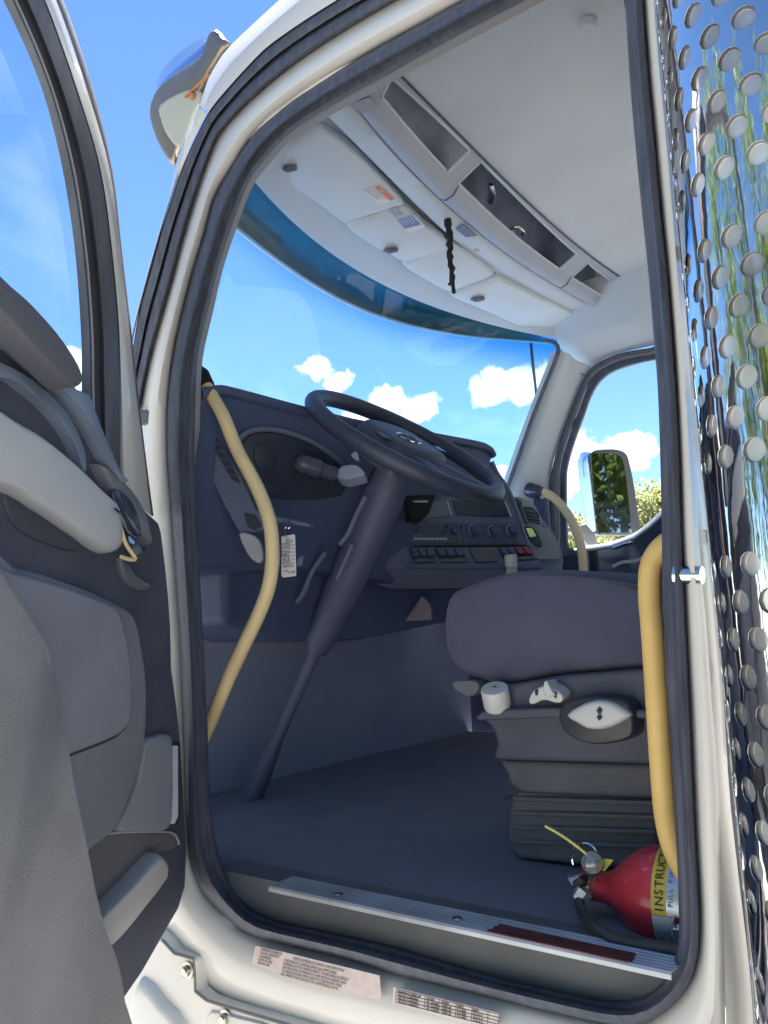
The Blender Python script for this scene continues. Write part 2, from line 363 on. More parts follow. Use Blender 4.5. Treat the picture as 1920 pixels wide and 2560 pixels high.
# pale lip of the inner trim along the pillar and roof rail
def angidx(u0, v0, u1, v1):
    def k(u, v):
        p = onY(u, v, -1.0); a = math.atan2(p.z-OC.z, p.x-OC.x); return int(round((a+math.pi)/(2*math.pi)*NA-.5)) % NA
    a, b = k(u0, v0), k(u1, v1)
    return list(range(a, b+1)) if a <= b else list(range(a, NA))+list(range(0, b+1))
idx = angidx(1540, -70, 486, 1175)
if len(idx) > NA/2+30: idx = angidx(486, 1175, 1540, -70)
wd = [(.016 if i > 3 else .004*i) for i in range(len(idx))]; wd = [min(a, b) for a, b in zip(wd, wd[::-1])]
lr = list(Sb)
for j, k in enumerate(idx): lr[k] = Sb[k]-wd[j]
mb = MB(); mb.loft([ring(lerp(Sb, lr, -.4), -1.03, idx), ring(Sb, -1.028, idx), ring(lr, -1.045, idx), ring(lr, -1.12, idx)])
mb.build('trim_lip', lip, truck, ang=60)
# outer weatherstrip and outer skin: front pillar and roof rail only
O1 = [(318, 1010), (322, 930), (334, 860), (350, 765), (370, 693), (403, 576), (433, 485), (463, 400), (517, 288), (544, 250), (617, 168), (682, 106), (842, 0), (1050, -115), (1300, -240), (1480, -320)]
B1 = [(346, 1030), (354, 991), (373, 902), (392, 834), (430, 698), (460, 584), (487, 495), (521, 400), (541, 347), (580, 300), (617, 260), (726, 168), (840, 90), (991, 0), (1200, -115), (1450, -250)]
def strip(a, Y, n=60):
    p = cat_rom([onY(u, v, Y) for u, v in a], 8); L = [0]
    for i in range(1, len(p)): L.append(L[-1]+(p[i]-p[i-1]).length)
    o = []; j = 0
    for k in range(n):
        t = L[-1]*k/(n-1)
        while j < len(L)-2 and L[j+1] < t: j += 1
        o.append(p[j].lerp(p[j+1], (t-L[j])/max(1e-9, L[j+1]-L[j])))
    return o
def mix2(a, b, t): return [(x0*(1-t)+x1*t, y0*(1-t)+y1*t) for (x0, y0), (x1, y1) in zip(a, b)]
ext = [(300, 1000)]
mb = MB(); mb.loft([strip(mix2(B1, O1, t), Y) for t, Y in ((-.05, -1.02), (0, -.998), (.15, -.982), (.35, -.98), (.5, -.995), (.55, -1.0), (.6, -.985), (.8, -.98), (.95, -.99), (1, -1.0), (1, -1.03))])
mb.build('weatherstrip', rubber, truck, ang=70)
O0l = [(318, 860), (335, 800), (354, 731), (381, 633), (405, 550), (424, 486), (441, 407), (470, 330), (496, 268)]
O1l = [(328, 875), (346, 785), (370, 693), (403, 576), (420, 520), (440, 462), (463, 400), (492, 330), (517, 285)]
mb = MB(); mb.loft([strip(O1l, -1.02, 40), strip(O1l, -.99, 40), strip(mix2(O1l, O0l, .5), -.985, 40), strip(O0l, -1.0, 40), strip(O0l, -1.06, 40)])
mb.build('pillar_cover', paint, truck, ang=60)
O0u = [(500, 262), (519, 201), (545, 155), (579, 111), (698, 0), (800, -90), (1000, -240), (1300, -400), (1560, -470), (1690, -470)]
O1u = [(519, 283), (544, 250), (580, 208), (617, 168), (682, 106), (842, 0), (1100, -140), (1400, -280), (1560, -320), (1660, -300)]
mb = MB(); mb.loft([strip(O1u, -1.02, 40), strip(O1u, -.985, 40), strip(mix2(O1u, O0u, .5), -.985, 40), strip(mix2(O1u, O0u, .55), -.99, 40), strip(O0u, -1.01, 40), strip(O0u, -1.2, 40)])
rs = mb.build('roof_rail', paint, truck, ang=50)
# rear corner and back wall of the cab
cre = [(1640, -180), (1652, 30), (1674, 260), (1693, 475), (1712, 760), (1735, 1100), (1752, 1400), (1768, 1584), (1781, 1767), (1797, 1977), (1802, 2187), (1812, 2449), (1818, 2700)]
edg = [(1636, -180), (1652, 20), (1678, 255), (1694, 480), (1714, 760), (1750, 1080), (1778, 1400), (1795, 1584), (1810, 1767), (1824, 1985), (1846, 2187), (1876, 2449), (1890, 2700)]
ca, ea = strip(cre, -1.0, 40), strip(edg, -1.035, 40)
eb = [p*1.07+Vector((.006, 0, 0)) for p in ea]
ec = [Vector((.315, -1.3, p.z)) for p in ea]; ed = [Vector((.315, -1.62, p.z)) for p in ea]
mb = MB(); mb.loft([ca, [a.lerp(b, .5)+Vector((0, .012, 0)) for a, b in zip(ca, ea)], ea, eb, ec, ed])
mb.build('rear_corner', paint, truck, ang=60)
mb = MB()
mb.box((.325, -1.92, -.1), .03, 1.60, .9).box((.325, -1.92, 1.0), .03, 1.60, .25).box((.325, -1.37, .62), .03, .48, .55).box((.325, -2.55, .62), .03, .4, .55)
mb.build('rear_wall', hard_l, truck)
mb = MB(); mb.box((.315, -1.98, .62), .006, .78, .56); mb.build('rear_window', p_glass, truck)
# roof skin
ys = [-1.0, -1.03, -1.1, -1.25, -1.9, -2.6, -2.75, -2.82]; zs = [.90, .98, 1.08, 1.16, 1.22, 1.17, 1.08, .95]
mb = MB(); mb.loft([[Vector((x, y, z+dz)) for y, z in zip(ys, zs)] for x, dz in ((.2, .0), (.3, .03), (.7, .03), (1.02, -.01), (1.15, -.05))])
mb.build('roof', paint, truck, ang=60, solid=.012)

# ---- headliner and overhead console: rows at level heights, read across the cab
YG = [-1.06-i*(2.76-1.06)/60 for i in range(61)]
def hrow(px, z, y0=None):
    p = [onZ(u, v, z) for u, v in px]; p.sort(key=lambda q: -q.y)
    k = np.polyfit([q.y for q in p], [q.x for q in p], 3 if len(p) > 5 else 2); ya, yb = p[0].y, p[-1].y
    f = lambda y: float(np.polyval(k, y)); g_ = lambda y: float(np.polyval(np.polyder(k), y)); o = []
    for y in YG:
        yc = min(ya, max(yb, y)); o.append(Vector((f(yc)+g_(yc)*(y-yc)*.8, y, z)))
    return o
pa = [(645, 442), (717, 524), (799, 601), (886, 659), (982, 712), (1079, 756), (1175, 790), (1300, 823), (1397, 841)]
pc = [(813, 290), (886, 358), (1000, 468), (1117, 590), (1233, 683), (1350, 742), (1486, 800), (1560, 812)]
pd = [(876, 259), (934, 317), (982, 375), (1054, 447), (1103, 491), (1199, 589), (1298, 664), (1397, 713), (1495, 767), (1565, 809)]
pe = [(963, 250), (1000, 300), (1054, 362), (1122, 430), (1149, 458), (1250, 560), (1397, 675), (1436, 693), (1547, 762), (1600, 785)]
pg = [(970, 188), (993, 204), (1062, 264), (1131, 334), (1152, 352), (1280, 482), (1402, 600), (1439, 630), (1555, 720), (1600, 745)]
pf = [(1006, 192), (1151, 341), (1199, 377), (1347, 535), (1446, 614), (1525, 673), (1565, 700), (1610, 728)]
ra = hrow(pa, .965); rc = hrow(pc, 1.03); rd = hrow(pd, 1.03); re_ = hrow(pe, 1.045); rg = hrow(pg, 1.075); rf = hrow(pf, 1.085)
def mixr(a, b, t, dz=0): return [p.lerp(q, t)+Vector((0, 0, dz)) for p, q in zip(a, b)]
mb = MB(); mb.loft([[p+Vector((.012, 0, -.004)) for p in ra], ra, mixr(ra, rc, .12, .006), mixr(ra, rc, .4, .028), mixr(ra, rc, .85, .05), mixr(ra, rc, .97, .03), rc])
hdr = mb.build('header_trim', hard_l, truck, ang=50)
mb = MB(); mb.loft([[p+Vector((0, 0, .03)) for p in rc], mixr(rc, rd, .08, -.004), mixr(rc, rd, .5, -.007), mixr(rc, rd, .94, -.004), mixr(rc, rd, .99, .003), mixr(rc, rd, 1, .02)])
mb.build('console_rail', hard_l, truck, ang=60)
# console with three pockets
def kY(u, v, z): return onZ(u, v, z).y
cuts = [(kY(958, 240, 1.045), kY(1124, 428, 1.045)), (kY(1149, 456, 1.045), kY(1397, 673, 1.045)), (kY(1436, 691, 1.045), kY(1547, 760, 1.045))]
def at_y(row, y):
    for i in range(len(row)-1):
        if row[i].y >= y >= row[i+1].y: return row[i].lerp(row[i+1], (row[i].y-y)/(row[i].y-row[i+1].y))
    return row[0] if y > row[0].y else row[-1]
yy = sorted(set(YG+[c for q in cuts for c in q]), reverse=True)
rs_ = lambda row: [at_y(row, y) for y in yy]
mb = MB(); mb.loft([[p+Vector((.008, 0, .02)) for p in rs_(rd)], rs_(mixr(rd, re_, .05, -.004)), rs_(mixr(rd, re_, .3, -.016)), rs_(mixr(rd, re_, .6, -.016)), rs_(mixr(rd, re_, .9, -.005)), rs_(re_)])
e_, g_ = rs_(re_), rs_(rg)
for i in range(len(yy)-1):
    ym = (yy[i]+yy[i+1])/2
    if not any(a > ym > b for a, b in cuts): mb.add([e_[i], e_[i+1], g_[i+1], g_[i]], [(0, 1, 2, 3)])
mb.loft([g_, rs_(mixr(rg, rf, .6, .0)), rs_(rf)])
con = mb.build('overhead_console', mat('console_plastic', (.42, .455, .51), .6, bump=.2, bscale=450, var=.05), truck, ang=50)
for (a, b), m_ in zip(cuts, (pocket_l, pocket_m, pocket_m)):
    sel = [i for i, y in enumerate(yy) if a+1e-6 >= y >= b-1e-6]
    P1, P2 = [e_[i] for i in sel], [g_[i] for i in sel]; dv = Vector((.07, 0, .045))
    inset = lambda row: [row[0]+Vector((.02, -.0, 0))]+row[1:-1]+[row[-1]+Vector((0, .0, 0))]
    mb = MB(); mb.loft([P1, [p+dv for p in P1], [p+dv+Vector((-.02, 0, .045)) for p in P2], P2])
    mb.add([P1[0], P2[0], P2[0]+dv+Vector((-.02, 0, .045)), P1[0]+dv], [(0, 1, 2, 3)]).add([P1[-1], P2[-1], P2[-1]+dv+Vector((-.02, 0, .045)), P1[-1]+dv], [(0, 1, 2, 3)])
    mb.build('pocket', m_, con, ang=40)
    mb = MB(); loop = P1+P2[::-1]; mb.tube(loop+[loop[0]], .0035, 6, caps=False); mb.build('pocket_rim', hard_l, con)
mb = MB(); mb.tube([p+Vector((-.001, 0, .0)) for p in rd], .0022, 6); mb.build('console_seam', dash_m, con)
for u0, v0 in ((1125, 470), (1400, 700)):
    y_ = kY(u0, v0, 1.045); mb = MB(); mb.tube([at_y(rd, y_), at_y(mixr(rd, re_, .3, -.017), y_), at_y(mixr(rd, re_, .7, -.017), y_), at_y(re_, y_)], .0016, 6); mb.build('console_seam', dash_m, con)
# seams between the console sections
for u0, v0, u1, v1 in ((1103, 491, 1150, 400), (1397, 713, 1420, 640)):
    pass
# ceiling
mb = MB(); mb.tube([p+Vector((0, 0, -.002)) for p in rf], .0028, 6); mb.build('headliner_seam', dash_m, truck)
rows = [rf]
for x, z, in ((.86, 1.10), (.7, 1.125), (.5, 1.135), (.3, 1.13), (.25, 1.12)):
    row = []
    for k, y in enumerate(YG):
        e = min(-1.0-y, y+2.80); dz = -.16*max(0, 1-e/.22)**2
        t = 1 if x < .8 else .6
        row.append(Vector((x, y, z+dz*t)))
    rows.append(row)
mb = MB(); mb.loft(rows); ceil = mb.build('headliner', liner, truck, ang=80)
for u, v in ((1470, 65),):
    p = onZ(u, v, 1.118); mb = MB(); mb.lathe(p, (0, 0, 1), ((-.004, .006), (-.006, .013), (.0, .016), (.01, .016))); mb.build('ceiling_button', liner, ceil)
# sun visors, lying against the header
pl = Plane(at_y(ra, -1.9)-Vector((0, 0, .0)), Vector(((rc[30].z-ra[30].z), 0, -(rc[30].x-ra[30].x))).normalized()*1)
if pl.n.z > 0: pl.n = -pl.n
vis = [[(683, 398), (712, 447), (789, 500), (853, 549), (870, 548), (930, 528), (1001, 507), (1004, 497), (958, 445), (886, 372), (810, 318), (790, 318), (735, 352)],
       [(862, 556), (944, 616), (975, 630), (1003, 645), (1050, 636), (1105, 620), (1116, 608), (1108, 592), (1060, 556), (1006, 512), (930, 534)],
       [(1010, 650), (1014, 664), (1060, 692), (1112, 720), (1135, 718), (1180, 702), (1226, 684), (1228, 672), (1180, 636), (1140, 610), (1126, 607), (1060, 628)],
       [(1127, 728), (1132, 738), (1160, 750), (1224, 777), (1288, 805), (1367, 826), (1421, 836), (1450, 830), (1486, 815), (1488, 806), (1440, 780), (1340, 735), (1250, 692), (1236, 690), (1180, 708)]]
for i, q in enumerate(vis):
    mb = MB(); mb.pillow([pl.at(u, v, .006) for u, v in sm(q, 3)], pl.n, .0135, .09, .016)
    vo = mb.build('sun_visor', visor_m, truck, ang=60)
    hx = [(700, 415), (953, 620), (1013, 668), (1170, 742)][i]
    mb = MB(); a = pl.at(*hx, .006)
    if i != 2:
        b = pl.at(hx[0]+20, hx[1]+7, .030); c = pl.at(hx[0]+38, hx[1]+4, .022)
        mb.tube([a, b, c], [.006, .0085, .007], 8)
        mb.build('hinge', mat('hinge_grey', (.13, .14, .17), .5) if i == 0 else MATS['hinge_grey'], vo)
    if i == 0:
        q = [(905, 478), (942, 463), (988, 498), (948, 513)]
        mb = MB(); mb.prism([pl.at(u, v, .0205) for u, v in q], pl.n*.0006); lb = mb.build('warning_label', paper, vo)
        q = [(942, 463), (947, 466), (990, 498), (977, 503), (938, 470)]
        mb = MB(); mb.prism([pl.at(u, v, .0214) for u, v in [(937, 468), (946, 464), (987, 497), (976, 502)]], pl.n*.0005); mb.build('warning_band', orange, lb)
        A_, B_, C_ = pl.at(905, 478, .0212), pl.at(942, 463, .0212), pl.at(988, 498, .0212); bc = C_-B_; ba = A_-B_
        text('WARNING', B_+bc*.25+ba*.125+pl.n*.001, bc, -ba, ba.length*.11, paper, lb)
        for k in range(4):
            text(['KEEP CLEAR OF WHEEL', 'ALWAYS WEAR A BELT', 'READ THE MANUAL', 'CHECK ALL LOADS'][k], B_+bc*.06+ba*(.32+.17*k), bc, -ba, bc.length*.075, mat('ink_pale', (.42, .41, .41), .7) if k == 0 else MATS['ink_pale'], lb)
    if i == 1:
        mb = MB(); q = [(985, 547), (1036, 536), (1064, 568), (1022, 582)]
        mb.prism([pl.at(u, v, .0205) for u, v in q], pl.n*.0006); lb = mb.build('notice_label', paper, vo)
        mb = MB(); mb.prism([pl.at(u, v, .0213) for u, v in [(991, 548), (1033, 538), (1053, 561), (1012, 572)]], pl.n*.0004); mb.build('notice_band', bluel, lb)
        a = pl.at(990, 548, .022); b = pl.at(1014, 574, .022)
        for k in range(6):
            a = pl.at(994+k*7.2, 548-k*1.8, .0219); b = pl.at(1014+k*7.0, 571-k*1.7, .0219)
            text('CAUTION READ ALL'[k % 3:], a, b-a, a-pl.at(985, 552, .0219) if k == 0 else (a-pl.at(985, 550, .0219)), .0042, paper, lb, 'lettering')
        mb = MB(); q = [(970, 524), (992, 518), (1010, 536), (988, 543)]; mb.prism([pl.at(u, v, .0206) for u, v in q], pl.n*.0004); mb.build('faint_label', mat('label_faint', (.42, .46, .48), .6, var=.3, vscale=200), vo)
# small fittings of the header
p = onZ(1192, 625, 1.024); mb = MB(); mb.lathe(p, (0, 0, -1), ((-.006, .008), (.002, .008), (.004, .006))); mb.build('trim_button', pocket_l, truck)
mb = MB(); q = [(1140, 572), (1160, 560), (1192, 588), (1165, 592)]; mb.prism([onZ(u, v, 1.0205) for u, v in q], (0, 0, -.002)); mb.build('microphone_grille', dash_l, truck)
mb = MB(); q = [(876, 255), (925, 238), (945, 262), (905, 282)]; mb.prism([onZ(u, v, 1.02) for u, v in q], (0, 0, -.004)); mb.build('speaker_grille', lip, truck, bevel=.002)
# pull cord
pt = onZ(1119, 552, 1.02); pb_ = onY(1131, 712, pt.y)
pts = [pt.lerp(pb_, t)+Vector((random.uniform(-.0035, .0035), random.uniform(-.003, .003), 0)) for t in [k/16 for k in range(17)]]
pts[0] = pt+Vector((0, 0, .02))
mb = MB(); mb.tube(pts, [.009*(1-.25*(k/16))*(1+.25*math.sin(k*2.3)) for k in range(17)], 8); mb.tube([pts[-2], pts[-1]+Vector((.012, 0, .004))], .004, 6); mb.tube([pts[-1], pts[-1]+Vector((-.002, 0, -.022))], .005, 6)
mb.build('pull_cord', cord_m, truck)

# ---- windshield, its shade and the outside visor
wt = [p+Vector((.02, 0, .01)) for p in ra]
wbz = .40
wb = [Vector((p.x+.24, p.y*1.0, wbz)) for p in ra]
wb[-1] = Vector((wb[-1].x, wb[-1].y, wbz))
mb = MB(); mb.loft([wt, mixr(wt, wb, .25), mixr(wt, wb, .5), mixr(wt, wb, .75), wb]); mb.build('windshield', w_glass, truck, ang=80)
vz = [(p+Vector((.10, 0, 0))) for p in ra]
mb = MB()
low = hrow([(589, 580), (640, 612), (700, 660), (800, 728), (900, 775), (1000, 808), (1079, 826), (1175, 842), (1300, 852), (1391, 858)], .955)
# outside visor seen through the top of the glass
lowv = [onX(0, 0, 1)]*0
ov0, ov1, ov2 = [], [], []
vis_low = sm([(520, 520), (589, 580), (640, 612), (700, 660), (800, 728), (900, 775), (1000, 808), (1079, 828), (1175, 844), (1300, 855), (1400, 862)], 6, False)
for u, v in vis_low:
    w_ = ray(u, v)
    # on the surface 16 cm in front of the glass top line
    best = None
    for k in range(200):
        y = -0.95-k*.0098; s_ = y/w_.y; x = w_.x*s_
        xr = at_y(ra, max(-2.76, min(-1.06, y))).x+.20
        if x >= xr:
            lo_y, hi_y = y+.0098, y
            for _ in range(14):
                my = (lo_y+hi_y)/2; s_ = my/w_.y
                if w_.x*s_ >= at_y(ra, max(-2.76, min(-1.06, my))).x+.20: hi_y = my
                else: lo_y = my
            best = w_*(hi_y/w_.y); break
    if best: ov0.append(best)
ky = [p.y for p in ov0]; kx = np.polyfit(ky, [p.x for p in ov0], 4); kz = np.polyfit(ky, [p.z for p in ov0], 4)
ov0 = [Vector((float(np.polyval(kx, y)), y, float(np.polyval(kz, y)))) for y in ky]
for _ in range(2): ov0 = [ov0[0]]+[(ov0[i-1]+ov0[i]*2+ov0[i+1])/4 for i in range(1, len(ov0)-1)]+[ov0[-1]]
ov1 = [p+Vector((.05, 0, .05)) for p in ov0]; ov2 = [p+Vector((.03, 0, .12)) for p in ov0]; ov3 = [p+Vector((-.10, 0, .19)) for p in ov0]
ov4 = [p+Vector((-.42, 0, .21)) for p in ov0]  # unseen strip added back to the roof to block the sun
mb.loft([[p+Vector((-.012, 0, .004)) for p in ov0], ov0, ov1, ov2, ov3, ov4]); ovo = mb.build('outside_visor', mat('visor_steel', (.60, .52, .45), .28, .6, bump=.06, bscale=20, var=.15, vscale=12), truck, ang=60, solid=.003)
# its driver side end, standing clear of the pillar
hv = onY(470, 300, -1.02)
e0 = [(540, 78), (565, 112), (578, 122), (500, 262), (430, 420), (400, 375), (382, 310), (380, 270), (400, 228), (450, 190), (530, 130)]
mb = MB()
def ev(u, v, dy): return onY(u, v, -1.10+dy)
top = sm([(540, 78), (525, 128), (470, 172), (410, 215), (386, 258)], 5, False); 
lo_ = sm([(540, 78), (500, 98), (440, 140), (400, 190), (386, 255)], 5, False)
mb.loft([[ev(u, v, .0) for u, v in top], [ev(u, v, -.22) for u, v in lo_]])
o_ = mb.build('visor_brow', mat('visor_brow_steel', (.60, .62, .86), .12, 1, bump=.05, bscale=20), ovo, ang=60, solid=.002)  # blue of the reflected sky put into the steel colour
side = sm([(540, 78), (556, 92), (568, 118), (520, 205), (480, 290), (452, 370), (437, 415), (405, 372), (384, 318), (380, 275), (400, 228), (450, 188), (520, 140)], 3)
mb = MB(); mb.pillow([ev(u, v, .0) for u, v in side], (0, 1, 0), .012, .12, .01); mb.build('visor_end', mat('visor_end_steel', (.40,.33,.27), .30, .75, bump=.08, bscale=16, var=.12, vscale=10), ovo, ang=60)  # warm reflection of the ground put into the steel colour
inn = sm([(402, 262), (404, 300), (420, 340), (452, 368), (478, 300), (505, 235), (470, 225)], 3)
mb = MB(); mb.pillow([ev(u, v, .013) for u, v in inn], (0, 1, 0), .004, .2, .004); mb.build('visor_panel', mat('visor_panel_paint', (.46,.49,.44), .4, var=.08), ovo, ang=60)
mb = MB(); mb.tube([ev(463, 242, .02), ev(525, 185, .022)], .0035, 6); mb.build('visor_seam', rust, ovo)
mb = MB(); mb.lathe(ev(483, 241, .018), (0, 1, 0), ((0, .008), (.006, .007), (.009, .003))); mb.build('rivet', rust, ovo)

# ---- passenger side: wall, pillar trim, door and window
PY = -2.76
gl = [(1424, 1371), (1470, 1365), (1524, 1355), (1580, 1335), (1618, 1308), (1651, 1277), (1700, 1225), (1730, 1180), (1735, 1050), (1732, 940), (1715, 905), (1680, 895), (1638, 901), (1591, 911), (1535, 930), (1502, 955), (1480, 991), (1461, 1043), (1436, 1112), (1421, 1167), (1418, 1208), (1421, 1346)]
PC = onY(1560, 1140, PY)
def prad(px, n=140, smn=4):
    pts = [onY(u, v, PY) for u, v in sm(px, smn)]
    pol = sorted(((math.atan2(p.z-PC.z, p.x-PC.x), math.hypot(p.x-PC.x, p.z-PC.z)) for p in pts)); o = []
    for k in range(n):
        a = -math.pi+2*math.pi*(k+.5)/n
        lo = [q for q in pol if q[0] <= a]; hi = [q for q in pol if q[0] > a]
        q0 = lo[-1] if lo else (pol[-1][0]-2*math.pi, pol[-1][1]); q1 = hi[0] if hi else (pol[0][0]+2*math.pi, pol[0][1])
        t = (a-q0[0])/max(1e-6, q1[0]-q0[0]); o.append(q0[1]*(1-t)+q1[1]*t)
    return o
def pring(rad, Y, n=140):
    o = []
    for k in range(n):
        a = -math.pi+2*math.pi*(k+.5)/n; p = Vector((PC.x+rad[k]*math.cos(a), PY, PC.z+rad[k]*math.sin(a))); o.append(p*(Y/PY))
    return o
G0 = prad(gl)
G1 = prad([(1402, 1420), (1480, 1420), (1560, 1420), (1640, 1420), (1740, 1420), (1790, 1300), (1790, 1000), (1780, 880), (1735, 850), (1680, 862), (1640, 885), (1591, 893), (1541, 906), (1494, 932), (1470, 962), (1448, 1020), (1420, 1095), (1402, 1160), (1398, 1215), (1400, 1330)])
G2 = prad([(1385, 1440), (1480, 1440), (1560, 1440), (1640, 1440), (1760, 1440), (1820, 1300), (1820, 1000), (1805, 850), (1735, 830), (1680, 842), (1635, 867), (1591, 875), (1541, 886), (1494, 908), (1464, 938), (1425, 1029), (1398, 1106), (1376, 1190), (1370, 1240), (1378, 1340)])
pdoor = MB(); pdoor.loft([pring(G0, PY-.03), pring(G0, PY), pring(lerp(G0, G1, .2), PY+.012), pring(lerp(G0, G1, .85), PY+.012), pring(G1, PY)], closed=True)
pdo = pdoor.build('passenger_door', rubber, truck, ang=60)
mb = MB(); mb.loft([pring(G1, PY+.004), pring(lerp(G1, G2, .15), PY+.012), pring(lerp(G1, G2, .35), PY+.012), pring(lerp(G1, G2, .42), PY+.004)], closed=True); mb.build('window_strip', lip, pdo, ang=60)
mb = MB(); mb.loft([pring(lerp(G1, G2, .42), PY+.0), pring(lerp(G1, G2, .55), PY+.022), pring(lerp(G1, G2, .8), PY+.026), pring(G2, PY+.016), pring(lerp(G1, G2, 1.02), PY-.0)], closed=True); mb.build('window_seal', rubber, pdo, ang=60)
mb = MB(); g = pring(G0, PY-.02); mb.add(g, [tuple(range(len(g)))]); mb.build('side_window', p_glass, pdo, smooth=False)
# door panel under the window
q = [(1400, 1385), (1424, 1376), (1524, 1360), (1580, 1340), (1618, 1313), (1651, 1282), (1720, 1210), (1760, 1240), (1760, 1750), (1300, 1750), (1300, 1480), (1395, 1440)]
mb = MB(); mb.prism([onY(u, v, PY+.055) for u, v in q], (0, -.05, 0)); mb.build('door_card', gloss_b, pdo, bevel=.018, seg=3)
for q in ([(1530, 1372), (1555, 1362), (1585, 1354)], [(1530, 1418), (1555, 1406), (1590, 1402), (1610, 1390)]):
    mb = MB(); mb.tube(cat_rom([onY(u, v, PY+.062) for u, v in q], 5), [.002]+[.006]*(len(q)*5-7)+[.002]*2, 8); mb.build('door_moulding', chrome if q[0][1] < 1400 else dash_p, pdo)
# wall around: trim from the windshield edge back to the seal
we = [(1300, 1165), (1269, 1224), (1290, 1160), (1330, 1050), (1360, 975), (1389, 905), (1396, 878), (1392, 862)]
wl = strip([(1262, 1240), (1290, 1163), (1330, 1052), (1362, 970), (1388, 906), (1398, 876)], -2.60, 30)
wm = strip([(1330, 1290), (1345, 1180), (1375, 1080), (1403, 1005), (1428, 930), (1440, 900)], -2.69, 30)
wr = strip([(1385, 1340), (1376, 1200), (1398, 1106), (1428, 1022), (1455, 955), (1480, 915)], PY+.014, 30)
mb = MB(); mb.loft([[p+Vector((.03, 0, 0)) for p in wl], wl, [a.lerp(b, .5)+Vector((-.012, .012, 0)) for a, b in zip(wl, wm)], wm, [a.lerp(b, .5)+Vector((0, .008, 0)) for a, b in zip(wm, wr)], wr]); mb.build('pillar_trim', hard_l, truck, ang=70)
mb = MB(); mb.tube(strip([(1262, 1235), (1290, 1160), (1330, 1048), (1362, 966), (1388, 902), (1396, 876), (1388, 858), (1360, 850)], -2.585, 40), .0075, 8); mb.build('windshield_gasket', rubber, truck)
mb = MB(); hs_t = [Vector((p.x, p.y, p.z)) for p in strip([(1392, 850), (1440, 838), (1500, 818), (1560, 800), (1640, 770), (1760, 730)], -2.62, 30)]
hs_m = strip([(1398, 876), (1450, 885), (1500, 870), (1560, 850), (1640, 830), (1760, 800)], -2.70, 30); hs_b = strip([(1440, 900), (1480, 918), (1510, 897), (1560, 880), (1640, 862), (1760, 830)], PY+.012, 30)
hs_u = [Vector((p.x, -2.55, 1.10)) for p in hs_t]
mb.loft([hs_u, hs_t, hs_m, hs_b]); mb.build('roof_side_trim', hard_l, truck, ang=80)
mb = MB(); mb.tube([onY(1388, 907, -2.648), onY(1430, 925, -2.70), onY(1463, 939, -2.735)], .0016, 6); mb.build('trim_seam', dash_m, truck)
# outer wall filling beyond the door (keeps the cab closed)
mb = MB(); mb.box((.9, -2.83, -.12), 1.7, .03, .7); mb.box((.27, -2.80, .5), .06, .06, 1.3); mb.build('passenger_side', paint, truck)
mb = MB(); mb.box((1.05, -2.795, -.10), 1.5, .02, .66); mb.box((1.6, -2.70, .2), .5, .02, .5); mb.build('inner_side_panel', dash_m, truck)
# passenger grab handle
path = [(1352, 1228), (1378, 1240), (1402, 1262), (1428, 1300), (1446, 1345), (1456, 1390), (1460, 1440)]
mb = MB(); mb.tube(cat_rom([onY(u, v, -2.66) for u, v in path], 6), .0155, 12); gh = mb.build('grab_handle', yellow, truck)
a, b = onY(1316, 1222, -2.665), onY(1358, 1234, -2.66)
mb = MB(); mb.tube([a, a.lerp(b, .15), a.lerp(b, .75), b], [.022, .030, .028, .022], 12, flat=.9); mb.build('handle_socket', gloss_b, gh)
# passenger mirror
MYp = -3.02
MP = Plane(onY(1530, 1230, MYp), (-.92, .38, 0))
fo = sm([(1473, 1130), (1484, 1126), (1524, 1124), (1548, 1129), (1560, 1140), (1566, 1160), (1574, 1195), (1584, 1260), (1593, 1330), (1588, 1338), (1545, 1340), (1500, 1338), (1490, 1330), (1480, 1240), (1469, 1145)], 2)
mb = MB(); mb.prism(MP.pts(fo), MP.n*.02); mo = mb.build('side_mirror', mat('mirror_shell', (.10, .105, .115), .4), truck, bevel=.008)
gi = sm([(1477, 1138), (1490, 1135), (1520, 1134), (1545, 1139), (1556, 1152), (1565, 1200), (1577, 1322), (1570, 1330), (1500, 1332), (1494, 1325), (1484, 1240)], 2)
mb = MB(); mb.prism(MP.pts(gi, .021), MP.n*.002); mb.build('mirror_glass', mirror_m, mo, smooth=False)
sh = sm([(1475, 1130), (1452, 1132), (1444, 1148), (1446, 1190), (1454, 1250), (1464, 1305), (1470, 1335), (1496, 1345)], 2, False)
fr_ = [(1475, 1130), (1472, 1135), (1470, 1142), (1472, 1165), (1476, 1200), (1480, 1240), (1486, 1290), (1490, 1330)]
A = strip([(1474, 1131), (1470, 1145), (1474, 1190), (1480, 1240), (1491, 1335)], -1, 20); A = [MP.at(*proj(p), .002) for p in A]
B = strip([(1453, 1131), (1445, 1150), (1448, 1195), (1456, 1250), (1468, 1330)], -1, 20); B = [MP.at(*proj(p), -.10) for p in B]
Cc = [p+Vector((.06, -.16, 0)) for p in B]; Dd = [MP.at(*proj(p), .0)+Vector((.06, -.02, 0)) for p in strip([(1560, 1131), (1566, 1150), (1574, 1195), (1584, 1260), (1592, 1335)], -1, 20)]
mb = MB(); mb.loft([A, [a.lerp(b, .5)+Vector((-.004, .01, 0)) for a, b in zip(A, B)], B, Cc, Dd]); mb.add([A[0], B[0], Cc[0], Dd[0]], [(0, 1, 2, 3)]).add([A[-1], B[-1], Cc[-1], Dd[-1]], [(0, 1, 2, 3)])
mb.build('mirror_shroud', mat('mirror_chrome', (.72, .73, .75), .14, 1), mo, ang=50)
